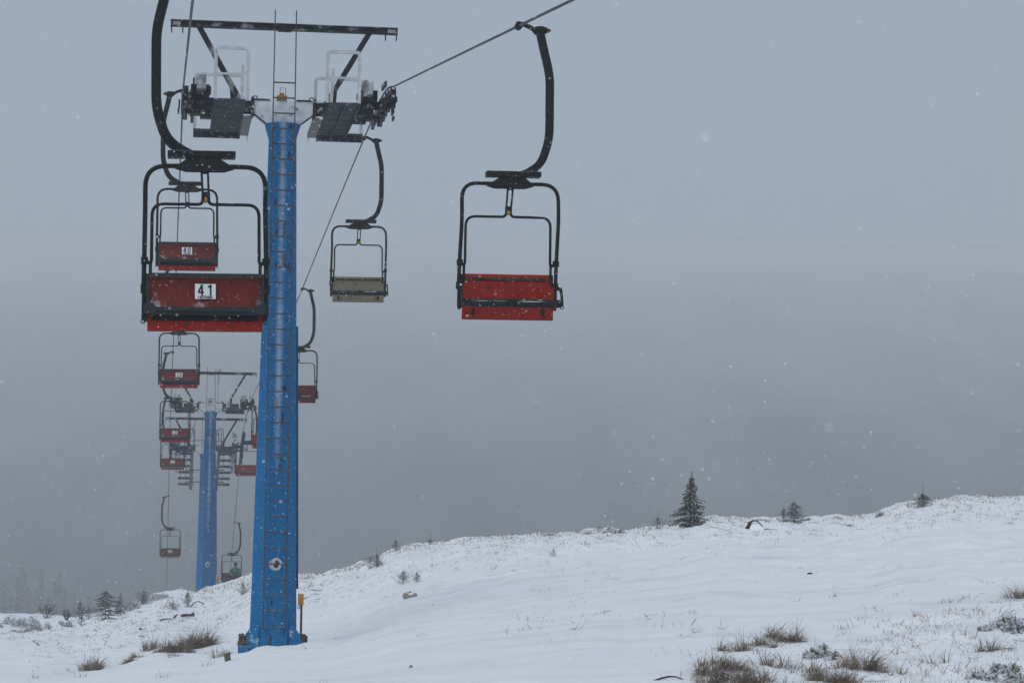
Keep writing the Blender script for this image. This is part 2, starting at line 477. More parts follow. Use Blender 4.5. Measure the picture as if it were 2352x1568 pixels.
def ground(x, y, thin=False):
    x = np.asarray(x, float); y = np.asarray(y, float)
    yy = np.maximum(y, 25.0)
    col = np.clip(x / yy * FPX + 1176, -600, 3000)
    col2 = col + 8 * np.sin(yy * .9)
    Rr = np.interp(col, RC, RR) + 2.2 * np.sin(col * .045) + 1.5 * np.sin(col * .11 + 1) + 1.0 * np.sin(col * .23 + 2)
    dr = np.interp(col, DC, DD)
    zr = (784 + 416 + ROLL * (col - 1176) - Rr) / FPX * dr
    z25 = -1.60 + 0.00012 * (col - 1176)
    t = np.clip((y - 25) / (dr - 25), 0, 1)
    dip = np.interp(col, [-600, 0, 500, 640, 900, 1300, 2352, 3000], [.4, .55, .64, .62, .42, .12, .16, .16])
    inner = z25 + (zr - z25) * t - dip * np.sin(math.pi * t) * (1 - .35 * t)
    # hollow and drift lines
    near = np.clip(1 - (25 - y) / 25, 0, 1)
    z = np.where(y < 25, z25 * np.minimum(1, near) + (-1.62) * (1 - near), inner)
    ex = y - dr
    sl_ = np.interp(col, [-600, 0, 430, 700, 1176, 3000], [.18, .18, .30, .36, .36, .36])
    L = 14.0
    drop = np.where(ex > 0, np.where(ex < L, sl_ * ex * ex / (2 * L), sl_ * (ex - L / 2)), 0)
    z = z - drop
    ridge = np.exp(-((y - dr + 6) / 13.0) ** 2)
    tuss = np.clip((col - 1560) / 300, 0, 1) * np.clip((36 - y) / 6, 0, 1) * np.clip((y - 15) / 5, 0, 1)
    leftp = np.clip((900 - col) / 250, 0, 1) * np.clip((y - 43) / 12, 0, 1) * (ex < 6)
    amp = .012 + .07 * ridge + .045 * tuss + .05 * leftp
    z = z + amp * vnoise(x, y, 1.9, 1.7) + amp * .6 * vnoise(x, y, 4.3, 4.2)
    z = z + .05 * vnoise(x, y, .33, .6) * np.clip((y - 8) / 10, 0, 1)
    # ski tracks and wind scour across the open slope
    open_ = np.clip((col - 650) / 300, 0, 1) * np.clip((y - 27) / 6, 0, 1) * np.clip((dr - 8 - y) / 8, 0, 1)
    pk = np.zeros_like(z)
    for k, (y0, sl2, ph) in enumerate(((33.0, .05, .3), (33.6, .055, .4), (38.5, .10, 1.2), (39.3, .11, 1.3), (44.0, .16, 2.0), (49.0, .02, 3.1), (53.0, .12, .9), (35.2, -.02, 2.6), (47.0, .2, 1.7), (41.6, .0, .2), (30.5, .03, 2.2), (50.8, .17, .6))):
        yc = y0 + sl2 * x + .5 * np.sin(x * .35 + ph)
        gv = np.exp(-((y - yc) / .17) ** 2) * np.clip(.45 + .75 * np.sin(x * .9 + ph * 3) + .5 * np.sin(x * 2.3 + ph), 0, 1)
        z = z - open_ * .045 * gv
        pk = np.maximum(pk, open_ * gv)
    # drift in front of the tower foot, hollow around the foot
    z = z + .05 * np.exp(-((y - (38.9 + .10 * (x + 3.9))) / .8) ** 2) * np.clip((x + 6.2) / 1.2, 0, 1) * np.clip((1.0 - x) / 2.5, 0, 1)
    z = z - .06 * np.exp(-(((x + 4.5) / .55) ** 2 + ((y - 40.5) / .6) ** 2))
    z = z + .10 * np.exp(-(((x + 3.95) / .26) ** 2 + ((y - 40.35) / .35) ** 2)) + .13 * np.exp(-(((x + 3.1) / .55) ** 2 + ((y - 40.2) / .8) ** 2))
    if thin:
        return z + EYE, pk, np.clip(ridge * .9 * (col > 560) + leftp * .9 + tuss * .8 - open_ * .5, 0, 1)
    return z + EYE

def gz(x, y):
    return float(ground(np.array([x]), np.array([y]))[0])

def hit(px, py, d0=16, d1=112):
    """point of the ground seen at that pixel"""
    v = ray(px, py)
    ds = np.linspace(d0, d1, 1200)
    g = ground(v.x * ds, ds)
    h = v.z * ds + EYE
    k = np.nonzero(h <= g + 1e-4)[0]
    i = int(k[0]) if len(k) else int(np.argmin(h - g))
    return Vector((v.x * ds[i], ds[i], float(g[i])))

def axis(parts):
    out = []
    for a, b, s_ in parts:
        n = max(1, int(round((b - a) / s_)))
        out += [a + (b - a) * k / n for k in range(n)]
    return np.array(out + [parts[-1][1]])
gx = axis([(-320, -60, 10), (-60, -24, 1.5), (-24, -16, .5), (-16, 15, .16), (15, 24, .4), (24, 60, 1.5), (60, 320, 10)])
gy = axis([(-60, 0, 4), (0, 18, 1), (18, 60, .2), (60, 108, .3), (108, 130, 1), (130, 330, 8)])
XX, YY = np.meshgrid(gx, gy)
ZZ, PK, TH = ground(XX, YY, True)
nx, ny = len(gx), len(gy)
co = np.stack([XX.ravel(), YY.ravel(), ZZ.ravel()], 1)
ii = np.arange((ny - 1) * (nx - 1)); jr, ic = ii // (nx - 1), ii % (nx - 1)
a_ = jr * nx + ic
fa = np.stack([a_, a_ + 1, a_ + nx + 1, a_ + nx], 1)
gm = bpy.data.meshes.new('ground')
gm.vertices.add(len(co)); gm.vertices.foreach_set('co', co.ravel())
gm.loops.add(fa.size); gm.loops.foreach_set('vertex_index', fa.ravel().astype(np.int32))
gm.polygons.add(len(fa)); gm.polygons.foreach_set('loop_start', (np.arange(len(fa)) * 4).astype(np.int32))
gm.update(calc_edges=True)
gm.polygons.foreach_set('use_smooth', np.ones(len(fa), bool))
at_ = gm.attributes.new('thin', 'FLOAT', 'POINT'); at_.data.foreach_set('value', TH.ravel().astype(np.float32))
at_ = gm.attributes.new('packed_shade', 'FLOAT', 'POINT'); at_.data.foreach_set('value', PK.ravel().astype(np.float32))
gm.materials.append(M['snow'])
go = link('ground', gm)
tag(go, 'snow covered mountain slope rising to a ridge', kind='structure')

# opposite side of the valley, seen only through the falling snow
HP = ([235, 330, 480, 620, 760, 900, 1150, 1500, 1900, 2400, 2900], [-66, -66, -58, -42, -10, 20, 62, 118, 185, 265, 330])
def hill_z(x, y):
    ys = np.asarray(y, float)
    z = sum(np.interp(ys + q, *HP) for q in (-90, -60, -30, 0, 30, 60, 90)) / 7
    return z + 4 * vnoise(x, y, .006, .4) + 1.2 * vnoise(x, y, .05, 2.4)
hx = np.linspace(-1300, 1300, 91); hy = np.concatenate([np.linspace(235, 900, 48), np.linspace(930, 2880, 53)])
HX, HY = np.meshgrid(hx, hy)
HZ = hill_z(HX, HY) + EYE
hb = MB()
hb.v = [tuple(p) for p in np.stack([HX.ravel(), HY.ravel(), HZ.ravel()], 1)]
hb.f = [(j * 91 + i, j * 91 + i + 1, (j + 1) * 91 + i + 1, (j + 1) * 91 + i) for j in range(100) for i in range(90)]
ho = hb.obj('hills', M['hill'], sharp=180, fix=False)
tag(ho, 'dark forested valley side almost lost in the fog', kind='structure')

# ------------------------------------------------------------------ the lift line
VPX = 378
u_ = ray(VPX, yh(VPX)); ALPHA = math.atan2(-u_.x, u_.y)         # the line runs off to the left of the view
U = Vector((-math.sin(ALPHA), math.cos(ALPHA), 0))
V = Vector((math.cos(ALPHA), math.sin(ALPHA), 0))
T1 = P(626, 1495, 41.0); T1.z = 0
HALVES = {-1: 1.59, 1: 1.69}
RY = [-26, 0, 20.4, 25.2, 32, 38, 39.4, 40.4, 41.2, 42.2, 45.3, 62.1, 65.75, 83.2, 86.2, 102.6, 104.2, 105.8, 113.8, 115, 116.4, 117.8, 119, 122.8, 126, 150, 200]
RZ = [.2, 2.1, 4.485, 5.11, 5.945, 6.682, 6.845, 6.98, 7.03, 7.02, 6.91, 6.20, 6.04, 5.51, 5.43, 5.02, 4.97, 4.88, 4.15, 4.0, 3.66, 3.16, 2.66, 1.14, -.10, -9, -28]
RZR = [.2, 2.0, 4.38, 5.0, 5.878, 6.653, 6.835] + RZ[7:]
def rope_z(Y, side=-1):
    """height of the haul rope over the eye, monotone between the measured points"""
    x, y_ = np.array(RY, float), np.array(RZR if side > 0 else RZ, float)
    h = np.diff(x); dl = np.diff(y_) / h
    m_ = np.zeros(len(x)); m_[0], m_[-1] = dl[0], dl[-1]
    for i in range(1, len(x) - 1):
        m_[i] = (dl[i - 1] * h[i] + dl[i] * h[i - 1]) / (h[i] + h[i - 1])
    i = int(np.clip(np.searchsorted(x, Y) - 1, 0, len(h) - 1))
    t = (Y - x[i]) / h[i]
    a = (1 + 2 * t) * (1 - t) ** 2 * y_[i] + t * (1 - t) ** 2 * h[i] * m_[i] + t * t * (3 - 2 * t) * y_[i + 1] + t * t * (t - 1) * h[i] * m_[i + 1]
    return float(a) + EYE

def line_pt(side, Y):
    """point of the rope at world depth Y, side -1 left, +1 right"""
    b = T1 + V * (HALVES[side] * side)
    s_ = (Y - b.y) / U.y
    p = b + U * s_
    p.z = rope_z(Y, side)
    return p

for side, lab in ((-1, 'steel haul rope carrying the numbered chairs away downhill'), (1, 'steel haul rope carrying the chairs that face the viewer')):
    ys = np.concatenate([np.arange(-26, 38, .8), np.arange(38, 44, .25), np.arange(44, 101, .8), np.arange(101, 128, .3), np.arange(128, 201, 3)])
    o = MB().tube([line_pt(side, float(q)) for q in ys], .0145, 8).obj('haul_rope', M['rope'])
    tag(o, lab, 'wire rope', 'haul ropes of the chairlift')

# ------------------------------------------------------------------ towers
def ngon_ring(bm_pts, z):
    return [(x, y, z) for x, y in bm_pts]

def column_section(h):
    """half width h: flat flanks and a rounded nose to the front and back"""
    nose = []
    b = h * .62
    for k in range(9):
        a = math.pi * k / 8
        nose.append((-b * math.cos(a), -h * .80 - .42 * b * math.sin(a)))
    pts = [(-h, -h * .48)] + nose + [(h, -h * .48)]
    pts += [(h, h * .48)] + [(-x, -y) for x, y in nose] + [(-h, h * .48)]
    return pts

def text_mesh(txt, size, m, name, depth=.002, bold=0.0, sx=1.0):
    cu = bpy.data.curves.new(name, 'FONT')
    cu.body = txt; cu.size = size; cu.align_x = 'CENTER'; cu.align_y = 'CENTER'
    cu.extrude = depth; cu.offset = bold
    t = bpy.data.objects.new(name, cu)
    C.collection.objects.link(t)
    bpy.context.view_layer.update()
    me = bpy.data.meshes.new_from_object(t.evaluated_get(bpy.context.evaluated_depsgraph_get()))
    bpy.data.objects.remove(t)
    for v in me.vertices: v.co.x *= sx
    me.materials.clear(); me.materials.append(m)
    me.name = name
    return me

def wheel(mb, c, r=.15, wd=.075):
    mb.cyl(c, (1, 0, 0), r, wd * .55, 20)
    c = Vector(c)
    for s_ in (-1, 1):
        mb.cyl(c + Vector((s_ * wd * .42, 0, 0)), (1, 0, 0), r + .022, wd * .18, 20)
    mb.cyl(c, (1, 0, 0), .035, wd * 1.7, 10)

def build_tower(d, colpx, base_row, base_z, arm_z, label, kind, tilt, pos=None):
    """kind 'a': support tower with flat catwalks, 'b': breakover tower with stepped catwalks"""
    if pos is None:
        pos = T1 + U * ((d - T1.y) / U.y)
    root = empty('lift_tower', (pos.x, pos.y, base_z + EYE))
    root.rotation_mode = 'QUATERNION'
    root.rotation_quaternion = (Matrix.Rotation(tilt, 3, 'Y') @ Matrix.Rotation(ALPHA, 3, 'Z')).to_quaternion()
    tag(root, label, 'lift tower', 'towers of the chairlift line')
    H = arm_z - base_z                              # height of the cross arm over the foot
    rnd = random.Random(int(d))
    # --- column with flared capital
    mb = MB()
    levels = [(-1.2, .385), (0, .375), (H - .52, .222), (H - .50, .225), (H - .29, .285), (H - .27, .285)]
    rings = []
    for z, h in levels:
        rings.append([(x, y, z) for x, y in column_section(h)])
    n = len(rings[0])
    mb.v = [p for g in rings for p in g]
    for i in range(len(rings) - 1):
        for k in range(n):
            l = (k + 1) % n
            mb.f.append((i * n + k, i * n + l, (i + 1) * n + l, (i + 1) * n + k))
    mb.f.append(tuple(range((len(rings) - 1) * n, len(rings) * n)))
    mb.obj('column', M['blue'], root, sharp=28)
    def hw(z): return .375 + (.222 - .375) * max(0, min(1, z / (H - .52)))
    # --- ladder on the front
    fy = lambda z: -(hw(z) * .80 + .42 * hw(z) * .62 + .09)
    zt = H + 1.56
    z0 = .42
    mb = MB()
    for s_ in (-1, 1):
        mb.tube([(s_ * .178, fy(z0), z0), (s_ * .178, fy(H - .5), H - .5), (s_ * .172, fy(H - .5), zt)], 1, prof=[(-.02, -.009), (.02, -.009), (.02, .009), (-.02, .009)], up=(0, 1, 0))
    mb.obj('ladder_rails', M['ladder'], root)
    z = z0 + .02
    while z < H + .5:
        f_ = fy(min(z, H - .5))
        MB().bar((-.17, f_, z), (.17, f_, z), .028, .02).obj('ladder_rung', M['ladder'], root)
        z += .2515
    for z in np.arange(z0 + .05, H - .6, 1.52):
        for s_ in (-1, 1):
            MB().bar((s_ * .172, fy(z), z - .06), (s_ * .15, -hw(z) * .85, z - .06), .03, .012).obj('ladder_bracket', M['conduit'], root)
    # --- cross arm
    Z = H
    mb = MB()
    mb.box((0, 0, Z), (.96, .24, .21))
    mb.prism([(-.485, Z - .106), (.485, Z - .106), (.275, Z - .275), (-.275, Z - .275)], 'y', -.15, .15)
    mb.obj('cross_arm', M['rime'], root, bevel=.006)
    for s_ in (-1, 1):
        mb = MB()
        mb.box((s_ * .505, 0, Z), (.045, .34, .30))
        mb.bar((s_ * .50, -.152, Z - .115), (s_ * .285, -.152, Z - .28), .02, .03, up=(0, 1, 0))
        mb.box((s_ * .60, 0, Z), (.14, .22, .19))
        mb.box((s_ * .98, 0, Z), (.62, .20, .18))
        mb.box((s_ * .36, 0, Z + .118), (.30, .28, .022))
        mb.obj('arm_flange', M['head_steel'], root)
    for s_ in (-1, 1):
        lug = MB().tube([(s_ * .46 - .035, 0, Z + .12), (s_ * .46 - .028, 0, Z + .19), (s_ * .46 + .028, 0, Z + .19), (s_ * .46 + .035, 0, Z + .12)], .012, 6)
        lug.bar((s_ * .46 - .045, 0, Z + .135), (s_ * .46 + .045, 0, Z + .135), .03, .02)
        lug.obj('lifting_lug', M['head_steel'], root)
    mb = MB().box((-.03, -.1, Z + .155), (.17, .14, .07)).box((-.03, -.1, Z + .21), (.08, .08, .05))
    mb.obj('rescue_pulley', M['brass'], root, bevel=.008)
    mb = MB().tube([(-.06, -.12, Z + .2), (-.06, -.12, Z + .32), (.03, -.12, Z + .32), (.03, -.12, Z + .2)], .006, 6)
    mb.obj('pulley_hoop', M['ladder'], root)
    # --- gantry beam on two struts
    GZ = Z + 1.345
    mb = MB()
    L = 1.86
    mb.box((0, 0, GZ + .045), (2 * L, .12, .018)).box((0, 0, GZ - .045), (2 * L, .12, .018)).box((0, .012, GZ), (2 * L - .01, .012, .074))
    for s_ in (-1, 1):
        mb.box((s_ * (L - .01), -.012, GZ), (.015, .09, .1))
    mb.box((.0, -.02, GZ - .066), (.22, .1, .022))
    mb.obj('gantry_beam', M['beam_steel'], root)
    for s_ in (-1, 1):
        MB().box((s_ * (L - .10), .0, GZ), (.13, .012, .07)).obj('beam_end_plate', M['rail'], root)
        for q in (.02, .20):
            MB().tube([(s_ * (L - q), 0, GZ - .05), (s_ * (L - q), 0, GZ - .125), (s_ * (L - q), .012, GZ - .16)], [.012, .012, .008], 6).obj('beam_hook', M['head_steel'], root)
        mb = MB().bar((s_ * 1.385, .02, GZ - .055), (s_ * .70, .02, Z + .10), .085, .09, up=(0, 1, 0))
        mb.bar((s_ * 1.43, -.03, GZ - .055), (s_ * .745, -.03, Z + .10), .012, .10, up=(0, 1, 0))
        mb.prism([(s_ * .86, Z + .10), (s_ * .72, Z + .10), (s_ * .88, Z + .36)], 'y', -.01, .05)
        mb.obj('gantry_strut', M['beam_steel'], root)
    # --- catwalks
    for s_ in (-1, 1):
        if kind == 'a':
            mb = MB()
            # grating: bearing bars and planks so the underside has texture
            x0, x1 = .655, 1.16
            yy = -1.5
            while yy < 1.85:
                wd = .20
                xe = x1 if yy < 1.62 else 1.44
                mb.box((s_ * (x0 + xe) / 2, yy + wd / 2, Z - .13 + rnd.uniform(-.004, .004)), (xe - x0, wd - .018, .032))
                yy += wd
            for q in (x0 + .02, (x0 + x1) / 2, x1 - .02):
                mb.box((s_ * q, .15, Z - .165), (.03, 3.3, .04))
            mb.box((s_ * 1.045, 1.865, Z - .165), (.79, .03, .15))
            cw = mb.obj('catwalk', M['grate_steel'], root)
            mb = MB().box((s_ * .582, .95, Z - .155), (.15, 2.1, .02)).box((s_ * .512, .95, Z - .125), (.012, 2.1, .08))
            mb.obj('stringer', M['stringer'], cw)
            for k in range(3):
                xx = s_ * (.515 + .14 * (k % 2) + .008 * k)
                MB().tube([(xx, 1.98, Z - .15), (xx, 1.985, Z - .15 - .14 + .03 * k)], [.007, .001], 5).obj('icicle', M['rail'], cw)
            for ye, zt_, xo in ((-1.48, .695, 1.135), (1.83, .84, 1.42)):
                mb = MB()
                pts = fillet([(s_ * xo, ye, Z - .12), (s_ * xo, ye, Z + zt_), (s_ * .627, ye, Z + zt_), (s_ * .627, ye, Z - .12)], .06, 4)
                mb.tube(pts, 1, prof=[(-.018, -.026), (.018, -.026), (.018, .026), (-.018, .026)], up=(0, 1, 0))
                mb.bar((s_ * xo, ye - .02, Z + zt_ - .415), (s_ * .627, ye - .02, Z + zt_ - .415), .014, .035)
                mb.obj('guard_rail', M['rail'], cw)
            mb = MB().bar((s_ * .70, -1.30, Z - .1), (s_ * (.70 if s_ < 0 else .745), -1.05, Z + .50), .05, .03, up=(0, 1, 0))
            mb.obj('folding_flap', M['rail'], cw)
        else:
            mb = MB()
            mb.box((s_ * .90, -.9, Z - .12), (.6, .5, .06)).box((s_ * .9, -.4, Z - .13), (.6, .5, .14))
            for k in range(6):
                yk, zk = .1 + .72 * k, Z - .26 - .27 * k
                mb.box((s_ * (.90 if k < 3 else .86), yk, zk), (.58 if k < 3 else .72, .26, .11))
            for q in (.85, 1.12):
                mb.bar((s_ * q, .1, Z - .3), (s_ * q, 3.7, Z - 1.6), .018, .018)
            cw = mb.obj('catwalk', M['grate_steel'], root)
            mb = MB().bar((s_ * .62, -.9, Z + .12), (s_ * .60, 4.0, Z - 1.85), .15, .05)
            mb.obj('stringer', M['stringer'], cw)
            mb = MB().bar((0, .3, Z - 1.0), (s_ * .9, .3, Z - 1.0), .03, .04).bar((0, .3, Z - 1.55), (s_ * .9, .3, Z - 1.55), .03, .04)
            mb.bar((0, .3, Z + .38), (s_ * .9, -.6, Z + .30), .02, .03)
            mb.obj('outrigger', M['rust'], cw)
            for q, yq in ((.66, -.95), (.60, .4)):
                mb = MB().tube(fillet([(s_ * (q - .10), yq, Z - .05), (s_ * (q - .10), yq, Z + .88), (s_ * (q + .12), yq, Z + .88), (s_ * (q + .12), yq, Z - .05)], .1, 5), .017, 6)
                mb.bar((s_ * (q - .1), yq, Z + .62), (s_ * (q + .12), yq, Z + .62), .012, .012)
                mb.obj('guard_rail', M['ladder'], cw)
            mb = MB().bar((s_ * .35 - .1, -.3, Z + 1.3), (s_ * .8, .6, Z + .1), .02, .02)
            mb.obj('stay_rod', M['ladder'], root)
        # --- mount between arm and sheaves
        mb = MB()
        mb.box((s_ * 1.30, -.02, Z - .02), (.34, .34, .26))
        mb.box((s_ * 1.45, -.05, Z + .09), (.36, .14, .13))
        mb.box((s_ * 1.36, -.25, Z + .20), (.30, .40, .16))
        mb.box((s_ * 1.24, -.1, Z - .16), (.22, .24, .12))
        mb.box((s_ * 1.52, .1, Z - .08), (.16, .1, .07))
        for q in (-.12, .12):
            mb.box((s_ * 1.33 + q, -.3, Z + .2), (.05, .3, .1))
        mb.obj('sheave_mount', M['head_steel'], root, bevel=.008)
        mb = MB().box((s_ * 1.345, -.42, Z + .285), (.155, .5, .24))
        if kind == 'b': mb.box((s_ * 1.30, -.3, Z + .62), (.2, .4, .26)).box((s_ * 1.30, .9, Z - .4), (.26, .5, .4)).box((s_ * 1.27, 1.6, Z - .85), (.14, .3, .5))
        mb.obj('rope_catcher_box', M['frosted'], root, bevel=.012)
        # --- sheave train under the rope
        offs = [-1.25, -.75, -.25, .25, .75, 1.25] if kind == 'a' else [-2.0, -1.5, -1.0, -.5, 0, .5, 1.0, 1.5, 2.0, 2.5]
        cy = 0.0
        HALF = HALVES[s_]
        base_p = pos + V * (HALF * s_)
        zr = lambda yl: rope_z((base_p + U * yl).y, s_) - (base_z + EYE)
        lean = -tilt
        mb = MB()
        tr = MB()
        for a, b in zip(offs[0::2], offs[1::2]):
            za, zb = zr(a) - .17, zr(b) - .17
            tr.bar((s_ * HALF - .06 * s_, a - .1, za), (s_ * HALF - .06 * s_, b + .1, zb), .02, .13)
            tr.bar((s_ * HALF + .06 * s_, a - .05, za - .03), (s_ * HALF + .06 * s_, b + .05, zb - .03), .018, .08)
        for a, b in zip(offs[0::2][:-1], offs[0::2][1:]):
            ma, mb_ = a + .25, b + .25
            tr.bar((s_ * HALF - .085 * s_, ma, zr(ma) - .24), (s_ * HALF - .085 * s_, mb_, zr(mb_) - .24), .02, .16)
        prev = None
        for yl in np.linspace(offs[0] - .1, offs[-1] + .1, 9):
            q = Vector((s_ * HALF, yl, zr(yl) - .22))
            if prev is not None: tr.bar(prev, q, .05, .20)
            prev = q
        tr.box((s_ * HALF - .10 * s_, 0, Z + .05), (.05, .5, .26))
        tr.box((s_ * HALF + .10 * s_, -.1, Z + .0), (.03, .3, .10)).box((s_ * HALF + .11 * s_, -.1, Z - .12), (.03, .2, .06))
        if kind == 'a':
            tr.bar((s_ * HALF - .12 * s_, -1.35, zr(-1.3) + .05), (s_ * HALF - .12 * s_, -.6, zr(-.6) + .02), .025, .09)
            tr.bar((s_ * HALF - .12 * s_, .7, zr(.7) - .3), (s_ * HALF - .12 * s_, 1.3, zr(1.3) - .32), .05, .12)
        t_ = tr.obj('sheave_train', M['sheave'], root)
        for yl in offs:
            wb = MB()
            wheel(wb, (s_ * HALF, yl, zr(yl) - .165))
            wb.obj('sheave_wheel', M['sheave'], t_)
    # --- foot
    if kind == 'a':
        for sx in (-1, 1):
            for sy in (-1, 1):
                mb = MB()
                X, Y_ = sx * .475, sy * .36
                mb.box((X, Y_, .03), (.14, .16, .22))
                mb.prism([(sx * .24, .46), (sx * .30, .48), (sx * .54, .14), (sx * .54, -.3), (sx * .24, -.3)], 'y', sy * .33 - .012, sy * .33 + .012)
                mb.prism([(sx * .20, .50), (sx * .30, .50), (sx * .50, .22), (sx * .50, -.3), (sx * .20, -.3)], 'y', sy * .10 - .012, sy * .10 + .012)
                f_ = mb.obj('base_foot', M['blue_foot'], root, bevel=.006)
                for k, (bx, by) in enumerate(((.0, -.02), (.045, .22 * -sy))):
                    a = MB().cyl((X + sx * bx, Y_ + by * .5, .17), (0, 0, 1), .042, .06, 6)
                    a.cyl((X + sx * bx, Y_ + by * .5, .25), (0, 0, 1), .026, .12, 10)
                    a.cyl((X + sx * bx, Y_ + by * .5, .145), (0, 0, 1), .055, .014, 12)
                    a.obj('anchor_bolt', M['rust'], f_)
        # switch box on a post beside the column
        bx = MB().box((.435, -.1, .88), (.085, .10, .185))
        bx.box((.435, -.155, .88), (.075, .012, .17))
        b_ = bx.obj('switch_box', M['orange'], root, bevel=.006)
        mb = MB().box((.445, -.1, .53), (.035, .035, .52)).box((.435, -.1, .24), (.07, .07, .14))
        mb.obj('box_post', M['rust'], b_)
        mb = MB().tube(fillet([(.40, -.1, .80), (.385, -.1, .74), (.41, -.1, .72), (.42, -.1, .78)], .03, 4), .006, 6)
        mb.obj('cable_loop', M['ladder'], b_)
        mb = MB().tube([(hw(1.3) + .03, .02, 1.05), (hw(5.3) + .02, .02, 5.3)], .016, 8)
        mb.obj('conduit', M['conduit'], root)
        # hand sign behind a ladder rung
        sz = 1.44 if d < 60 else 1.48
        yf = -(hw(sz) * .80 + .42 * hw(sz) * .62) - .012
        pts = []
        for k in range(56):
            a = 2 * math.pi * k / 56
            r_ = .108 + .0
            x, z_ = .108 * math.cos(a), .108 * math.sin(a) * .93
            # lobes: a high one above, a small one to the left
            for lx, lz, lr in ((.012, .045, .075), (-.065, .02, .047), (.055, .03, .06)):
                dx, dz = math.cos(a), math.sin(a)
                bq = dx * lx + dz * lz
                cq = lx * lx + lz * lz - lr * lr
                di = bq * bq - cq
                if di > 0: 
                    t = bq + math.sqrt(di)
                    if t > math.hypot(x, z_): x, z_ = t * dx, t * dz
            pts.append((x, z_ + sz))
        pts = [(x * .93, sz + (z_ - sz) * .93) for x, z_ in pts]
        sg = MB().prism(pts, 'y', yf - .004, yf).obj('warning_sign', M['sign'], root)
        hd = MB()
        hd.prism([(.012 + .036 * math.cos(t) * (1.0), sz - .018 + .034 * math.sin(t)) for t in [2 * math.pi * k / 20 for k in range(20)]], 'y', yf - .008, yf - .005)
        for ang, l0, ln, wd in ((100, .02, .085, .0085), (80, .02, .095, .009), (62, .02, .088, .009), (42, .022, .078, .0085), (142, .018, .058, .0095)):
            a = R(ang)
            c0 = Vector((.014 + math.cos(a) * l0, 0, sz - .014 + math.sin(a) * l0)); c1 = Vector((.014 + math.cos(a) * ln, 0, sz - .014 + math.sin(a) * ln))
            pr = Vector((-math.sin(a), 0, math.cos(a)))
            q = [c0 + pr * wd * 1.25, c0 - pr * wd * 1.25, c1 - pr * wd * .8, c1 + pr * wd * .8]
            hd.prism([(p.x, p.z) for p in q], 'y', yf - .0085, yf - .0055)
        hd.obj('hand_symbol', M['ink'], sg)
        ln_ = MB()
        arcp = [(-.062 + .026 * math.cos(t), yf - .006, sz + .022 + .024 * math.sin(t)) for t in np.linspace(.5, 4.0, 10)]
        ln_.tube(arcp, .0022, 5)
        for k in range(4):
            ln_.bar((-.082, yf - .006, sz + .032 - .011 * k), (-.046 - .006 * (k % 2), yf - .006, sz + .032 - .011 * k), .004, .003)
        ln_.obj('small_print', M['ink'], sg)
    if d > 100 and kind == 'a':
        # chain and loose cable tangled round the gantry beam
        mb = MB()
        for q in range(7):
            zc = GZ - .1 - .055 * q
            mb.tube([(.30 + .018 * math.cos(t) * (1 + (q % 2)), -.09 + .02 * (q % 2) * math.sin(t), zc + .034 * math.sin(t)) for t in np.linspace(0, 2 * math.pi, 9)[:-1]], .007, 5, closed=True)
        mb.tube([(.30, -.09, GZ - .48), (.285, -.1, Z + .5), (.27, -.1, Z - .3)], .006, 5)
        mb.tube(fillet([(.28, -.08, GZ + .1), (.10, -.1, GZ - .2), (.13, -.1, GZ - .45), (.27, -.1, GZ - .4), (.3, -.08, GZ)], .2, 5), .006, 5)
        for q in range(7):
            a = rnd.uniform(0, 6.28)
            mb.tube([(.29, -.08, GZ + .02), (.29 + .07 * math.cos(a), -.09, GZ + .03 + .08 * abs(math.sin(a))), (.29 + .15 * math.cos(a + .5), -.1, GZ + .05 + .13 * math.sin(a + .3))], .005, 5)
        mb.tube([(.31, -.06, GZ), (.33, -.06, GZ + .22)], [.02, .006], 6)
        mb.obj('tangled_chain', M['ladder'], root)
    return root

TILT = .0045
build_tower(41.0, 0, 0, -2.14, 6.73, 'tall blue lift tower standing nearest, in full view down to its snowy foot', 'a', TILT, pos=T1)
build_tower(104.0, 0, 0, -3.28, 4.70, 'blue lift tower on the crest with a chain tangled on its gantry beam', 'a', TILT)
build_tower(116.3, 0, 0, -7.2, 3.30, 'blue lift tower with stepped catwalks half hidden behind another tower', 'b', TILT)

# ------------------------------------------------------------------ chairs
CX = -.09
_cache = {}
def part(name, key, builder, m, parent, **k):
    kk = (name, key, m.name)
    if kk not in _cache:
        _cache[kk] = builder().mesh(name, m, **k)
    return link(name, _cache[kk], parent)

def seat_pts(y, off=0.0):
    """point of the seat plane at depth y (tilted up to the front)"""
    t = math.tan(R(27))
    return -2.955 + (.17 - y) * t + off / math.cos(R(27))

def m_hanger():
    pts = fillet([(.215, 0, -.055), (.245, 0, -.20), (.318, 0, -.50), (.315, 0, -1.15), (.225, 0, -1.42), (.02, -.02, -1.53)], [.1, .12, .12, .25], 7)
    return MB().tube(pts, 1, prof=[(-.036, -.036), (-.028, -.040), (.028, -.040), (.036, -.036), (.036, .036), (.028, .04), (-.028, .04), (-.036, .036)], up=(0, 1, 0))
def m_grip():
    mb = MB().tube([(0, -.09, 0), (0, -.06, 0), (0, .06, 0), (0, .09, 0)], [.026, .04, .04, .026], 10)
    mb.tube(fillet([(-.03, 0, .02), (.03, 0, .022), (.10, 0, -.005), (.17, 0, -.045)], .05, 4), [.022] * 1 + [.024] * 10 + [.03], 8)
    mb.tube([(.145, 0, -.035), (.175, 0, -.04), (.235, 0, -.045), (.275, 0, -.04)], [.03, .05, .05, .032], 10)
    mb.tube([(.275, 0, -.04), (.285, 0, -.04), (.285, 0, -.04), (.325, 0, -.04)], [.034, .034, .014, .012], 8)
    mb.cyl((.30, 0, -.04), (1, 0, 0), .026, .012, 8)
    return mb
def m_roof():
    mb = MB().box((-.055, -.03, -1.518), (.55, .16, .052))
    return mb
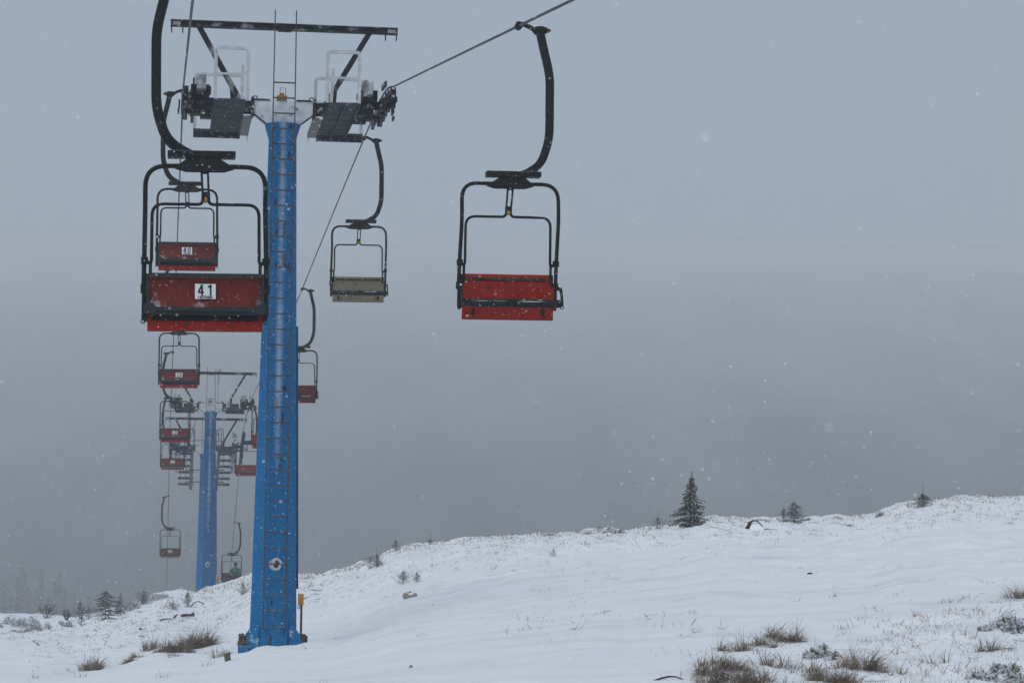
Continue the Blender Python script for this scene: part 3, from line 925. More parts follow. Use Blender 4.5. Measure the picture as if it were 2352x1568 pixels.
def m_bracket():
    mb = MB()
    for y in (-.07, .03):
        mb.prism([(CX - .23, -1.63), (CX - .10, -1.548), (CX + .14, -1.548), (CX + .25, -1.63), (CX + .16, -1.655), (CX - .15, -1.655)], 'y', y - .006, y + .006)
    mb.box((CX + .02, -.02, -1.60), (.2, .1, .09))
    return mb
def m_frame():
    h = .487
    l = [(CX - .14, -.02, -1.612), (CX - h, -.05, -1.612), (CX - h, -.10, -1.98), (CX - h - .003, .07, -2.39), (CX - h - .005, .12, -2.60)]
    f = fillet(l, [.24, .12, .1], 7)
    f2 = [Vector((2 * CX - p.x, p.y, p.z)) for p in f]
    mb = MB().tube(f + [], .0195, 10).tube(f2, .0195, 10)
    mb.tube([f[0], f2[0]], .019, 10)
    for s_ in (-1, 1):
        x = CX + s_ * h
        mb.box((x, .075, -2.40), (.058, .058, .055))
        mb.box((x, .12, -2.63), (.060, .06, .07))
        mb.tube([(x, .12, -2.60), (x, .13, -2.84), (x - .004 * s_, .125, -2.865)], [.020, .020, .017], 10)
    return mb
def m_restraint():
    mb = MB()
    # forked strap
    a, b = Vector((CX + .01, -.02, -1.63)), Vector((CX + .00, .05, -1.87))
    for s_ in (-1, 1):
        mb.bar(a + Vector((s_ * .026, 0, 0)), b + Vector((s_ * .024, 0, 0)), .018, .014, up=(0, 1, 0))
    mb.bar(a + Vector((-.03, 0, -.03)), a + Vector((.03, 0, -.03)), .02, .03).bar(b + Vector((-.03, 0, .02)), b + Vector((.03, 0, .02)), .02, .04)
    for s_ in (-1, 1):
        q = fillet([(CX + s_ * .022, .05, -1.84), (CX + s_ * .022, .06, -1.935), (CX + s_ * .43, .07, -1.935), (CX + s_ * .432, .10, -2.40), (CX + s_ * .44, .115, -2.42), (CX + s_ * .44, .13, -2.60)], [.09, .10, .02, .02], 6)
        mb.tube(q, .0135, 8)
        mb.bar((CX + s_ * .44, .11, -2.42), (CX + s_ * .487, .10, -2.41), .03, .03)
    return mb
def back_prof():
    return [(.150, -2.505), (.140, -2.55), (.118, -2.64), (.118, -2.70), (.135, -2.785)]
def m_back():
    p = back_prof()
    poly = p + [(y + .022, z) for y, z in reversed(p)]
    return MB().prism(poly, 'x', CX - .450, CX + .450)
def m_back_frame():
    mb = MB()
    mb.box((CX, .185, -2.526), (.90, .028, .036))
    mb.box((CX, .172, -2.795), (.90, .035, .032))
    mb.box((CX, .15, -2.825), (.94, .03, .03))
    for s_ in (-1, 1):
        mb.tube([(CX + s_ * .458, .172, -2.51), (CX + s_ * .458, .15, -2.64), (CX + s_ * .458, .168, -2.80)], 1, prof=[(-.012, -.014), (.012, -.014), (.012, .014), (-.012, .014)], up=(0, 1, 0))
        mb.prism([(s_ * .41 + CX, -2.75), (s_ * .49 + CX, -2.75), (s_ * .49 + CX, -2.835), (s_ * .38 + CX, -2.835)], 'y', .185, .195)
    return mb
def m_strip():
    mb = MB().bar((CX - .40, .128, -2.557), (CX + .40, .128, -2.557), .016, .026)
    for x in (-.2, 0, .2, .38, -.38):
        mb.cyl((CX + x, .118, -2.557), (0, 1, 0), .007, .006, 8)
    return mb
def m_seat():
    ys = [-.19, -.175, -.05, .08, .165, .175]
    top = [(y, seat_pts(y, .0) - (.012 if y in (-.19, .175) else 0)) for y in ys]
    bot = [(y, seat_pts(y, -.024) + (.006 if y in (-.19, .175) else 0)) for y in reversed(ys)]
    return MB().prism(top + bot, 'x', CX - .462, CX + .462)
def fold(t, off=0.0):
    # the empty seat hangs folded up, its front edge against the backrest; off < 0 is its underside
    return (.098 - .060 * t + off, -2.972 + .335 * t)
def m_seat_folded():
    poly = [fold(0, .006), fold(.02, .013), fold(.5, .016), fold(.98, .013), fold(1, .006), fold(1, -.008), fold(.98, -.014), fold(.5, -.011), fold(.02, -.014), fold(0, -.008)]
    return MB().prism(poly, 'x', CX - .462, CX + .462)
def m_seat_pad():
    ys = [-.17, -.165, -.05, .005, .01]
    top = [(y, seat_pts(y, .022) - (.008 if k in (0, 4) else 0)) for k, y in enumerate(ys)]
    bot = [(y, seat_pts(y, .003)) for y in reversed(ys)]
    return MB().prism(top + bot, 'x', CX - .432, CX + .432)
def m_seat_pad_folded():
    return MB().prism([fold(.26, .018), fold(.28, .034), fold(.56, .034), fold(.58, .018)], 'x', CX - .425, CX + .425)
def m_seat_hinge(s_, folded):
    if folded:
        return lambda: MB().box((CX + s_ * .355, fold(.22)[0] - .026, -2.895), (.028, .022, .075))
    return lambda: MB().box((CX + s_ * .355, .06, seat_pts(.06, -.045)), (.03, .13, .035)).box((CX + s_ * .355, -.10, seat_pts(-.1, -.045)), (.025, .06, .035))
def m_bar():
    mb = MB().tube([(CX - .485, -.24, -2.81), (CX + .485, -.24, -2.81)], .020, 10)
    mb.box((CX, -.24, -2.83), (.06, .05, .085))
    for s_ in (-1, 1):
        mb.box((CX + s_ * .47, -.24, -2.83), (.05, .05, .075))
        mb.tube([(CX + s_ * .500 + .016 * math.cos(t), -.25, -2.865 + .016 * math.sin(t)) for t in np.linspace(0, 2 * math.pi, 13)[:-1]], .005, 6, closed=True)
    return mb
def m_bar_pad(s_):
    return lambda: MB().tube([(CX + s_ * .035, -.25, -2.842), (CX + s_ * .05, -.25, -2.842), (CX + s_ * .43, -.25, -2.842), (CX + s_ * .445, -.25, -2.842)], [.026, .034, .034, .026], 12)
def m_arm(s_):
    def f():
        pts = fillet([(CX + s_ * .487, .11, -2.655), (CX + s_ * .494, -.02, -2.64), (CX + s_ * .500, -.20, -2.68), (CX + s_ * .502, -.26, -2.85)], .10, 6)
        return MB().tube(pts, 1, prof=[(-.010, -.02), (.010, -.02), (.010, .02), (-.010, .02)], up=(s_, 0, 0))
    return f

DIG = {'0': [[(.25 + .2 * math.sin(t), .5 + .42 * math.cos(t)) for t in np.linspace(0, 2 * math.pi, 25)]],
       '1': [[(.32, 0), (.32, 1)], [(.32, .93), (.20, .82), (.06, .76)]],
       '3': [[(.06, .80), (.12, .92), (.25, .95), (.40, .88), (.42, .72), (.36, .57), (.22, .53)], [(.22, .53), (.40, .46), (.45, .28), (.38, .10), (.24, .05), (.10, .09), (.04, .22)]],
       '4': [[(.36, 0), (.36, 1)], [(.33, .97), (.03, .30)], [(.0, .27), (.52, .27)]],
       '6': [[(.42, .80), (.34, .92), (.23, .95), (.10, .82), (.06, .5), (.06, .28), (.14, .09), (.25, .05), (.38, .10), (.44, .28), (.38, .47), (.25, .54), (.12, .47), (.07, .36)]],
       '7': [[(.02, .94), (.48, .94)], [(.45, .90), (.28, .50), (.20, 0)]],
       '8': [[(.25 + .17 * math.sin(t), .74 + .21 * math.cos(t)) for t in np.linspace(0, 2 * math.pi, 19)], [(.25 + .20 * math.sin(t), .28 + .23 * math.cos(t)) for t in np.linspace(0, 2 * math.pi, 19)]],
       '9': [[(.25 + .19 * math.sin(t), .70 + .25 * math.cos(t)) for t in np.linspace(0, 2 * math.pi, 21)], [(.44, .68), (.42, .35), (.32, .08), (.20, .05), (.08, .12)]]}
def digit_mesh(ch):
    def f():
        mb = MB()
        for line in DIG[ch]:
            mb.tube([((x - .25) * .086, (y - .5) * .086, 0) for x, y in line], 1, prof=[(-.0012, -.0068), (.0012, -.0068), (.0012, .0068), (-.0012, .0068)], up=(0, 0, 1))
        return mb
    return f

def make_chair(side, Y, colour, label, number=None, swing=0.0, pad='pad', back=None, strip=True, seat_m=None, folded=True):
    p = line_pt(side, Y)
    root = empty('lift_chair', p)
    root.rotation_mode = 'QUATERNION'
    M3 = Matrix.Rotation(swing, 3, U) @ Matrix.Rotation(ALPHA + (math.pi if side < 0 else 0), 3, 'Z')
    root.rotation_quaternion = M3.to_quaternion()
    tag(root, label, 'chairlift chair', 'chairs hanging on the haul ropes')
    st = M['chair_steel']
    h = part('hanger_arm', 0, m_hanger, st, root)
    part('rope_grip', 0, m_grip, st, root)
    part('top_plate', 0, m_roof, st, root, bevel=.006)
    part('yoke_bracket', 0, m_bracket, st, root)
    part('side_frame', 0, m_frame, st, root)
    r_ = part('restraint_frame', 0, m_restraint, st, root)
    part('bushing', 0, lambda: MB().blob((CX, .045, -1.895), .022, .022, .026, 1, .05, 10, 6), M['brass'], r_)
    bm_ = M['red_back'] if back is None else back
    b_ = part('backrest', 0, m_back, bm_ if number else (back or colour), root, bevel=.004)
    part('backrest_frame', 0, m_back_frame, M['frame_grey'], b_)
    if strip: part('wooden_strip', 0, m_strip, M['old_wood'], b_)
    s_ = part('seat', folded, m_seat_folded if folded else m_seat, seat_m or colour, root, bevel=.003)
    part('seat_pad', folded, m_seat_pad_folded if folded else m_seat_pad, M[pad], s_)
    for q in (-1, 1):
        part('seat_bracket', (q, folded), m_seat_hinge(q, folded), st, s_)
        part('armrest', q, m_arm(q), st, root)
    sb = part('safety_bar', 0, m_bar, st, root)
    for q in (-1, 1):
        part('bar_pad', q, m_bar_pad(q), M['bar_pad'], sb)
    if number:
        pl = part('number_plate', 0, lambda: MB().box((CX, .170, -2.652), (.166, .006, .122)), M['plate'], b_, bevel=.002)
        for ch, xo in ((number[0], -.036), (number[1], .036)):
            t = part('digit', ch, digit_mesh(ch), M['ink'], pl)
            t.rotation_euler = (math.pi / 2, 0, math.pi); t.location = (CX - xo, .1745, -2.640)
        me = text_mesh('LEITNER', .030, M['ink'], 'maker_name', .001, .0011, 1.08)
        t = link('maker_name', me, pl); t.rotation_euler = (math.pi / 2, 0, math.pi); t.location = (CX, .1745, -2.700)
    return root

SW = -.0075
make_chair(-1, 20.4, M['red_seat'], 'large red chair 41 seen from behind, nearest to the viewer', '41', SW - .003)
make_chair(-1, 41.2, M['red_seat'], 'red chair 40 seen from behind beside the nearest tower head', '40', SW)
make_chair(-1, 62.1, M['red_seat'], 'red chair 39 seen from behind just below chair 41', '39', SW - .001)
make_chair(-1, 83.2, M['red_seat'], 'red chair 38 seen from behind in front of the crest towers', '38', SW)
make_chair(-1, 103.1, M['red_seat'], 'red chair 37 seen from behind with a turquoise seat pad', '37', SW, pad='green_pad')
make_chair(-1, 122.8, M['red_seat'], 'small chair with an ochre seat edge hanging low over the crest, seen from behind', '36', SW - .004, seat_m=M['ochre'])
make_chair(1, 25.2, M['red_seat'], 'large empty red chair facing the viewer, alone against the grey sky', None, SW + .004)
make_chair(1, 45.3, M['beige'], 'empty chair with beige grey boards facing the viewer beside the nearest tower', None, SW)
make_chair(1, 65.75, M['maroon'], 'dark maroon chair half hidden behind the blue column of the nearest tower', None, SW)
make_chair(1, 86.2, M['red_seat'], 'red chair of which only a narrow side shows past the nearest column', None, SW)
make_chair(1, 106.4, M['red_seat'], 'bright red chair between the crest towers and the nearest column', None, SW)
pc = make_chair(1, 126.0, M['maroon'], 'dark red chair carrying a person in green behind the crest', None, SW + .02, folded=False)

# ------------------------------------------------------------------ the person on the last chair
def skin_obj(name, joints, edges, m, parent, root=0, sub=1):
    me = bpy.data.meshes.new(name)
    me.from_pydata([j[0] for j in joints], edges, [])
    o = bpy.data.objects.new(name, me); C.collection.objects.link(o)
    sk = o.modifiers.new('s', 'SKIN')
    sk.use_smooth_shade = True
    for i, j in enumerate(joints):
        r = j[1] if isinstance(j[1], tuple) else (j[1], j[1])
        me.skin_vertices[0].data[i].radius = r
        me.skin_vertices[0].data[i].use_root = (i == root)
    ss = o.modifiers.new('u', 'SUBSURF'); ss.levels = sub; ss.render_levels = sub
    bpy.context.view_layer.update()
    nm = bpy.data.meshes.new_from_object(o.evaluated_get(bpy.context.evaluated_depsgraph_get()))
    bpy.data.objects.remove(o); bpy.data.meshes.remove(me)
    nm.name = name; nm.materials.clear(); nm.materials.append(m)
    nm.polygons.foreach_set('use_smooth', [True] * len(nm.polygons))
    return link(name, nm, parent)

def build_person(chair):
    # stands at chair place: own root with the chair's transform, moved to the outer half of the seat
    bpy.context.view_layer.update()
    root = empty('person', (0, 0, 0))
    root.matrix_world = chair.matrix_world @ Matrix.Translation((CX + .20, 0, 0))
    tag(root, 'person in a green jacket and dark helmet riding a chair, hands folded in the lap', 'person')
    hip, ch, nk = (0, .06, -2.77), (0, .075, -2.42), (0, .05, -2.235)
    J = [(hip, (.14, .11)), ((0, .07, -2.60), (.125, .10)), (ch, (.15, .11)), ((0, .06, -2.29), (.07, .07)), (nk, (.055, .06)),
         ((0, .03, -2.14), (.075, .085)), ((0, .03, -2.06), (.078, .09)), ((0, .035, -2.0), (.05, .06))]
    E = [(i, i + 1) for i in range(7)]
    for s_ in (-1, 1):
        b = len(J)
        J += [((s_ * .17, .06, -2.33), .065), ((s_ * .26, .02, -2.53), .048), ((s_ * .13, -.17, -2.60), .040), ((s_ * .05, -.22, -2.61), .036),
              ((s_ * .09, -.06, -2.77), .085), ((s_ * .12, -.38, -2.72), .065), ((s_ * .12, -.41, -3.02), .055), ((s_ * .12, -.42, -3.18), .042), ((s_ * .13, -.55, -3.22), .04)]
        E += [(2, b), (b, b + 1), (b + 1, b + 2), (b + 2, b + 3), (0, b + 4), (b + 4, b + 5), (b + 5, b + 6), (b + 6, b + 7), (b + 7, b + 8)]
    body = skin_obj('body', J, E, M['skin'], root)
    # jacket
    J = [((0, .06, -2.80), (.165, .14)), ((0, .07, -2.60), (.165, .135)), ((0, .075, -2.42), (.19, .14)), ((0, .06, -2.29), (.10, .09)), ((0, .05, -2.22), (.075, .075))]
    E = [(0, 1), (1, 2), (2, 3), (3, 4)]
    for s_ in (-1, 1):
        b = len(J)
        J += [((s_ * .19, .06, -2.33), .095), ((s_ * .285, .01, -2.53), .08), ((s_ * .14, -.17, -2.60), .068), ((s_ * .085, -.20, -2.605), .055)]
        E += [(2, b), (b, b + 1), (b + 1, b + 2), (b + 2, b + 3)]
    skin_obj('jacket', J, E, M['jacket'], root)
    J = [((0, .06, -2.79), (.16, .12))]; E = []
    for s_ in (-1, 1):
        b = len(J)
        J += [((s_ * .09, -.05, -2.77), .105), ((s_ * .125, -.38, -2.72), .085), ((s_ * .125, -.41, -3.02), .08), ((s_ * .125, -.415, -3.10), .08)]
        E += [(0, b), (b, b + 1), (b + 1, b + 2), (b + 2, b + 3)]
    skin_obj('trousers', J, E, M['dark_cloth'], root)
    hm = MB().blob((0, .04, -2.045), .108, .125, .105, 3, .02, 18, 10)
    hm.box((0, -.075, -2.06), (.15, .03, .012))
    hm.obj('helmet', M['helmet'], root)
    MB().tube([(-.075, -.055, -2.085), (-.03, -.088, -2.083), (.03, -.088, -2.083), (.075, -.055, -2.085)], .024, 8).obj('goggles', M['pad'], root)
    MB().blob((0, -.02, -2.18), .075, .085, .05, 4, .05, 12, 8).obj('neck_warmer', M['dark_cloth'], root)
    for s_ in (-1, 1):
        MB().tube([(s_ * .10, .15, -2.25), (s_ * .105, .02, -2.245), (s_ * .105, -.085, -2.38), (s_ * .115, -.085, -2.62)], 1, prof=[(-.008, -.028), (.008, -.028), (.008, .028), (-.008, .028)], up=(0, 1, 0)).obj('backpack_strap', M['dark_cloth'], root)
        g = MB().blob((s_ * .055, -.235, -2.615), .045, .03, .04, 6, .05, 10, 7)
        for k in range(4):
            y0 = -2.585 - .02 * k
            g.tube([(s_ * .03, -.255, y0), (s_ * (-.005), -.268, y0 - .003), (s_ * (-.03 + .004 * abs(k - 1)), -.255, y0 - .006)], [.011, .010, .008], 6)
        g.tube([(s_ * .06, -.25, -2.59), (s_ * .035, -.275, -2.568), (s_ * .012, -.28, -2.57)], [.012, .011, .009], 6)
        g.obj('glove', M['dark_cloth'], root)
        MB().tube([(s_ * .125, -.40, -3.08), (s_ * .125, -.41, -3.20), (s_ * .125, -.44, -3.255), (s_ * .13, -.60, -3.265)], [.075, .075, .06, .045], 10).obj('boot', M['dark_cloth'], root)
    return root
build_person(pc)

# ------------------------------------------------------------------ plants
def grass_mesh(mb, rnd, wd, ht, nblade, wind=(.25, 0), spread=.5, droop=1.0, bw=.006):
    """one ragged clump: most blades short and matted, some long, arching, kinked or lying on the snow"""
    tilt = Vector((rnd.uniform(-.35, .35) + wind[0], rnd.uniform(-.3, .2) + wind[1], 0))
    for _ in range(nblade):
        a = rnd.uniform(0, 6.28); q = min(1.25, abs(rnd.gauss(0, .55))) * spread
        bx, by = q * wd * .5 * math.cos(a), q * wd * .36 * math.sin(a)
        L = ht * min(1.45, rnd.lognormvariate(-.42, .42))
        out = Vector((math.cos(a), math.sin(a), 0)) * (.15 + .9 * q)
        ld = out + tilt * rnd.uniform(.3, 1.4) + Vector((rnd.gauss(0, .38), rnd.gauss(0, .3), 0))
        flat = rnd.random() < .16
        p = Vector((bx, by, -.02 - .03 * rnd.random()))
        dr_ = (Vector((0, 0, .18 if flat else 1)) + ld * (1.0 if flat else .75)).normalized()
        wv = Vector((-dr_.y, dr_.x, 0))
        wv = (wv.normalized() if wv.length > .01 else Vector((1, 0, 0)))
        wv = (wv + Vector((1, 0, 0)) * .8).normalized()
        b0 = bw * rnd.uniform(.5, 1.35)
        kink = rnd.randint(2, 4) if rnd.random() < .3 else -1
        vs, fs = [], []
        n = 6
        for k in range(n):
            t = k / (n - 1)
            ww = b0 * (1 - t * .85)
            vs += [p - wv * ww / 2, p + wv * ww / 2]
            if k: fs.append((2 * k - 2, 2 * k - 1, 2 * k + 1, 2 * k))
            p = p + dr_ * (L / (n - 1)) * 1.15
            if k == kink:
                dr_ = (dr_ + Vector((rnd.gauss(0, .8), rnd.gauss(0, .5), -rnd.uniform(.3, 1.1)))).normalized()
            dr_ = (dr_ + ld * .24 * droop + Vector((0, 0, -.27 * droop)) + Vector((rnd.gauss(0, .06), rnd.gauss(0, .06), 0))).normalized()
            if p.z < 0.0: dr_.z = abs(dr_.z) * .15
        mb.add(vs, fs)

def put(px, py):
    return hit(px, py)

def tuft(px, py, wpx, hpx, label, style='grass', n=None, droop=1.0, wind=.25):
    p = put(px, py)
    s_ = p.y / FPX
    rnd = random.Random(int(px * 7 + py))
    wd, ht = wpx * s_, hpx * s_
    mb = MB()
    n = int((n or int(28 + wpx * 2.4)) * 6.6)
    hpx *= 1.9; wpx *= 1.7
    nc = max(1, int(wpx / 17))
    for c in range(nc):
        sub = MB()
        k_ = rnd.uniform(.35, 1.3)
        grass_mesh(sub, rnd, wd * min(1, 1.6 / nc + .35) * rnd.uniform(.7, 1.1), ht * rnd.uniform(.55, 1.15), max(6, int(n / nc * k_)), (wind, -.05), .8, droop, .0078 * max(1, p.y / 32))
        ox = (c - (nc - 1) / 2) * wd / nc + rnd.gauss(0, .25) * wd / nc
        oy = rnd.uniform(-.28, .22)
        dz = gz(p.x + ox, p.y + oy) - p.z
        sub.v = [(x + ox, y + oy, z + dz) for x, y, z in sub.v]
        mb.add(sub.v, sub.f)
    o = mb.obj('grass_tuft', M['pale_grass' if style == 'pale' else 'grass'], None, p, sharp=None, fix=False)
    tag(o, label, 'grass tuft', 'dry grass tufts in the snow')

def heather(px, py, wpx, hpx, label, dens=1.0):
    wpx *= 1.2; hpx *= .8; dens *= 1.25
    p = put(px, py)
    s_ = p.y / FPX
    rnd = random.Random(int(px * 3 + py))
    wd, ht = wpx * s_, hpx * s_
    mb = MB()
    n = int((30 + wpx * 2.6) * dens)
    lob = [(rnd.uniform(-.45, .45), rnd.uniform(-.35, .35), rnd.uniform(.15, .5), rnd.uniform(.35, 1.1)) for _ in range(max(3, int(wpx / 9)))]
    for _ in range(n):
        lx, ly, lr, lh = rnd.choice(lob)
        a = rnd.uniform(0, 6.28); q = abs(rnd.gauss(0, .5))
        bx, by = (lx + lr * .5 * q * math.cos(a)) * wd, (ly + lr * .5 * q * math.sin(a)) * wd
        dome = lh * math.sqrt(max(.08, 1 - min(1, q) ** 2))
        dz = gz(p.x + bx, p.y + by) - p.z
        L = ht * dome * rnd.uniform(.7, 1.15)
        dirv = Vector((math.cos(a) * q * .6 + rnd.uniform(-.3, .3), math.sin(a) * q * .6 + rnd.uniform(-.3, .3), 1)).normalized()
        base = Vector((bx, by, dz - .02)); tip = base + dirv * L
        mb.tube([base, tip], [.004 * max(1, p.y / 40), .002 * max(1, p.y / 40)], 3)
        for k in range(6):
            t = rnd.uniform(.3, 1.0)
            q0 = base + dirv * L * t
            e = Vector((rnd.uniform(-1, 1), rnd.uniform(-1, 1), rnd.uniform(-.1, 1.0))).normalized() * rnd.uniform(.02, .055) * max(1, p.y / 45)
            sd = e.cross(Vector((rnd.uniform(-1, 1), rnd.uniform(-1, 1), rnd.uniform(-1, 1)))).normalized() * .0055 * max(1, p.y / 45)
            mb.add([q0 - sd, q0 + sd, q0 + e], [(0, 1, 2)])
    o = mb.obj('heather_shrub', M['heather'], None, p, sharp=None, fix=False)
    tag(o, label, 'shrub', 'low dark shrubs on the slope')

def spruce_parts(rnd, h, w_, bare=.16, dens=1.0, lean=.03, detail=1.0, droop=.25, gap=.12, profile=None):
    """trunk and crown meshes of a small wind-blown spruce of height h and width w_"""
    if profile is None:     # each tree with tiers of its own
        base = ([0, .1, .2, .32, .42, .52, .62, .72, .82, .9, 1], [.85, 1, .92, .8, .62, .62, .44, .36, .28, .14, .05])
        profile = (base[0], [q * rnd.uniform(.7, 1.25) for q in base[1]])
    tr, cr = MB(), MB()
    tr.tube([(0, 0, -.12 * h), (lean * h * .3, 0, h * .35), (lean * h, 0, h)], [h * .022, h * .014, h * .003], 6)
    nw = int(9 + 7 * dens)
    for k in range(nw):
        t = k / (nw - 1)
        z = h * (.03 + (1 - bare - .03) * t ** .9)
        prof = float(np.interp(t, *profile)) * rnd.uniform(.85, 1.1)
        skew = rnd.uniform(0, 6.28)
        nb = rnd.randint(5, 7)
        a0 = rnd.uniform(0, 6.28)
        for b in range(nb):
            if rnd.random() < gap: continue
            a = a0 + b * 2 * math.pi / nb + rnd.uniform(-.3, .3)
            L = w_ * .5 * prof * rnd.uniform(.6, 1.15) * (1 + .2 * math.cos(a - skew))
            if L < .02 * h: L = .02 * h
            dv = Vector((math.cos(a), math.sin(a), 0))
            base = Vector((lean * z, 0, z))
            rise = rnd.uniform(.05, .4)
            pts = []
            for q in range(4):
                s_ = q / 3
                pts.append(base + dv * L * s_ + Vector((0, 0, L * (rise * s_ - droop * 1.4 * s_ * s_ + .12 * max(0, s_ - .7)))))
            tr.tube(pts, [h * .006, h * .005, h * .0035, h * .002], 3)
            m_ = int((9 + 26 * L / (w_ * .5)) * detail)
            side = Vector((-dv.y, dv.x, 0))
            for q in range(m_):
                s_ = rnd.uniform(.15, 1.04) if q > 2 else 1.0
                i = min(2, int(s_ * 3)); f = min(1.1, s_ * 3 - i)
                c = pts[i] + (pts[i + 1] - pts[i]) * f
                sg = rnd.choice((-1, 1))
                ln = h * .055 * rnd.uniform(.6, 1.25) * (1.1 - .35 * s_)
                e = (dv * rnd.uniform(.35, 1.0) + side * sg * rnd.uniform(.1, 1.0) + Vector((0, 0, rnd.uniform(-.9, .2)))).normalized() * ln
                wv = e.cross(Vector((rnd.uniform(-.5, .5), rnd.uniform(-.5, .5), 1))).normalized() * ln * rnd.uniform(.14, .24)
                cr.add([c - wv * .5, c + wv * .5, c + e * .6 + wv, c + e, c + e * .6 - wv], [(0, 1, 2, 3, 4)])
    # bare leader with a few short twigs
    for k in range(4):
        z = h * (1 - bare * (.2 + .2 * k)); a = rnd.uniform(0, 6.28)
        for q in (0, 2.1, 4.2):
            tr.tube([(lean * z, 0, z), (lean * z + math.cos(a + q) * h * .035, math.sin(a + q) * h * .035, z + h * .02)], [h * .003, h * .0015], 3)
    return tr, cr

def spruce(px, py, hpx, wpx, label, d=None, bare=.16, dens=1.0, lean=.03, gap=.12, sink=0.0, detail=1.0, profile=None, name='spruce_tree', group='young spruces on the snowy slope'):
    p = put(px, py)
    s_ = p.y / FPX
    p.z -= sink * hpx * s_
    rnd = random.Random(int(px * 11 + py * 3))
    droop = .25
    if hpx < 45:                       # saplings: few stout twigs that point upwards
        hpx *= 1.12; wpx *= 1.3; droop = -.22; dens *= .55; detail *= 1.15
    h, w_ = hpx * s_, wpx * s_
    tr, cr = spruce_parts(rnd, h, w_, bare, dens, lean, detail, gap=gap, profile=profile, droop=droop)
    root = empty(name, p)
    tag(root, label, 'spruce', group)
    tr.obj('trunk', M['bark'], root, sharp=None, fix=False)
    cr.obj('crown', M['needles'], root, sharp=None, fix=False)
    return root

spruce(1583, 1210, 127, 92, 'tallest spruce on the ridge, dark and dense against the grey sky', bare=.12, dens=1.9, detail=2.6, lean=.045, gap=.05, profile=([0, .1, .2, .3, .37, .49, .56, .68, .8, .88, 1], [.86, 1, .97, .83, .55, .72, .36, .36, .28, .1, .03]))
spruce(1510, 1216, 36, 34, 'tiny thin spruce on the skyline close beside the tallest spruce', bare=.35, dens=.7, lean=.04, gap=.3)
spruce(1800, 1199, 46, 34, 'thinner spruce of the pair on the skyline', bare=.3, dens=.8, lean=.02, gap=.25)
spruce(1823, 1199, 52, 48, 'bushier spruce of the pair on the skyline', bare=.12, dens=1.5, lean=.03, detail=1.5, profile=([0, .25, .5, .75, .9, 1], [.7, .9, 1, .7, .3, .06]))
spruce(2119, 1164, 54, 50, 'brownish spruce with a long bare leading shoot on the ridge', bare=.45, dens=1.5, lean=.03, detail=1.6, profile=([0, .3, .6, .8, 1], [.8, 1, .85, .45, .08]))
spruce(242, 1420, 64, 84, 'largest bushy spruce at the edge of the slope, snow on its lower branches', bare=.06, dens=1.6, detail=2.4, lean=-.01, gap=.12, profile=([0, .3, .55, .75, .9, 1], [.9, 1, .9, .66, .4, .12]))
spruce(272, 1408, 48, 46, 'spreading spruce leaning against the largest bushy spruce', bare=.1, dens=1.1, lean=.1, detail=1.3)
spruce(182, 1421, 42, 34, 'narrow grey spruce on the skyline beside the bushy spruces', bare=.22, dens=.9)
spruce(203, 1421, 28, 28, 'low spruce squeezed between the narrow grey one and the bushy one', bare=.15, dens=.8)
spruce(329, 1388, 42, 34, 'spruce sapling with a bare tip among heather below the low hanging chair', bare=.4, dens=.9)
spruce(866, 1303, 42, 32, 'dark sapling with an upright shoot at the lip of the snow bank', bare=.4, dens=1.0, lean=-.02)
spruce(850, 1305, 26, 34, 'squat sapling spreading beside the upright one at the snow bank', bare=.1, dens=.9)
spruce(925, 1342, 40, 46, 'snow dusted sapling on the bare snow above the turf lump', bare=.35, dens=.8, gap=.3)
spruce(957, 1336, 32, 26, 'sapling with two bare shoots beside the snow dusted one', bare=.45, dens=.7, gap=.25)
spruce(908, 1266, 26, 20, 'little brown spruce on the shoulder of the ridge', bare=.15, dens=.8)
spruce(988, 1251, 26, 16, 'thin twiggy sapling on the skyline right of the shoulder', bare=.45, dens=.7, gap=.3)
spruce(1271, 1279, 20, 20, 'lone tiny seedling out on the smooth snow', bare=.25, dens=.6, gap=.25)
spruce(187, 1436, 30, 20, 'small seedling standing on the near side of the skyline shrubs', bare=.3, dens=.7, gap=.2)
spruce(430, 1393, 42, 24, 'slender frosted sapling left of the crest tower foot', bare=.3, dens=.8, gap=.2)
spruce(396, 1400, 34, 44, 'half buried sapling with sprawling low branches', bare=.5, dens=.6, gap=.3, sink=.1)
spruce(557, 1366, 34, 40, 'frosted sapling on the bank between the two blue columns', bare=.3, dens=.8, gap=.2)
spruce(1404 - 29, 1222, 14, 24, 'very low dark seedling on the hump of the skyline', bare=.1, dens=.6)

# tall spruces below in the valley, faint in the fog
ftr, fcr = spruce_parts(random.Random(5), 17.0, 5.4, .05, 2.2, .01, 1.6, gap=.05)
ftm, fcm = ftr.mesh('trunk', M['bark'], sharp=None, fix=False), fcr.mesh('crown', M['needles'], sharp=None, fix=False)
FAR = [(8, 1338, 560), (40, 1322, 575), (66, 1345, 590), (96, 1306, 610), (126, 1334, 570), (24, 1368, 545), (148, 1352, 600), (172, 1362, 590), (84, 1352, 620), (-30, 1318, 580), (-70, 1335, 560), (112, 1368, 550), (204, 1366, 620), (54, 1300, 630), (236, 1372, 610), (136, 1312, 640), (-110, 1330, 600)]
for k, (px, top, d) in enumerate(FAR):
    p = P(px, top, d)
    g = float(hill_z(p.x, p.y)) + EYE
    root = empty('valley_spruce', (p.x, p.y, g - .2), k * 1.3)
    s_ = (p.z - g) / 17.0
    root.scale = (.75 + .25 * (k % 3) * .5, .8, s_)
    tag(root, 'tall spruce in the valley, a faint grey shape in the fog', 'spruce', 'fog bound spruces in the valley')
    link('trunk', ftm, root); link('crown', fcm, root)

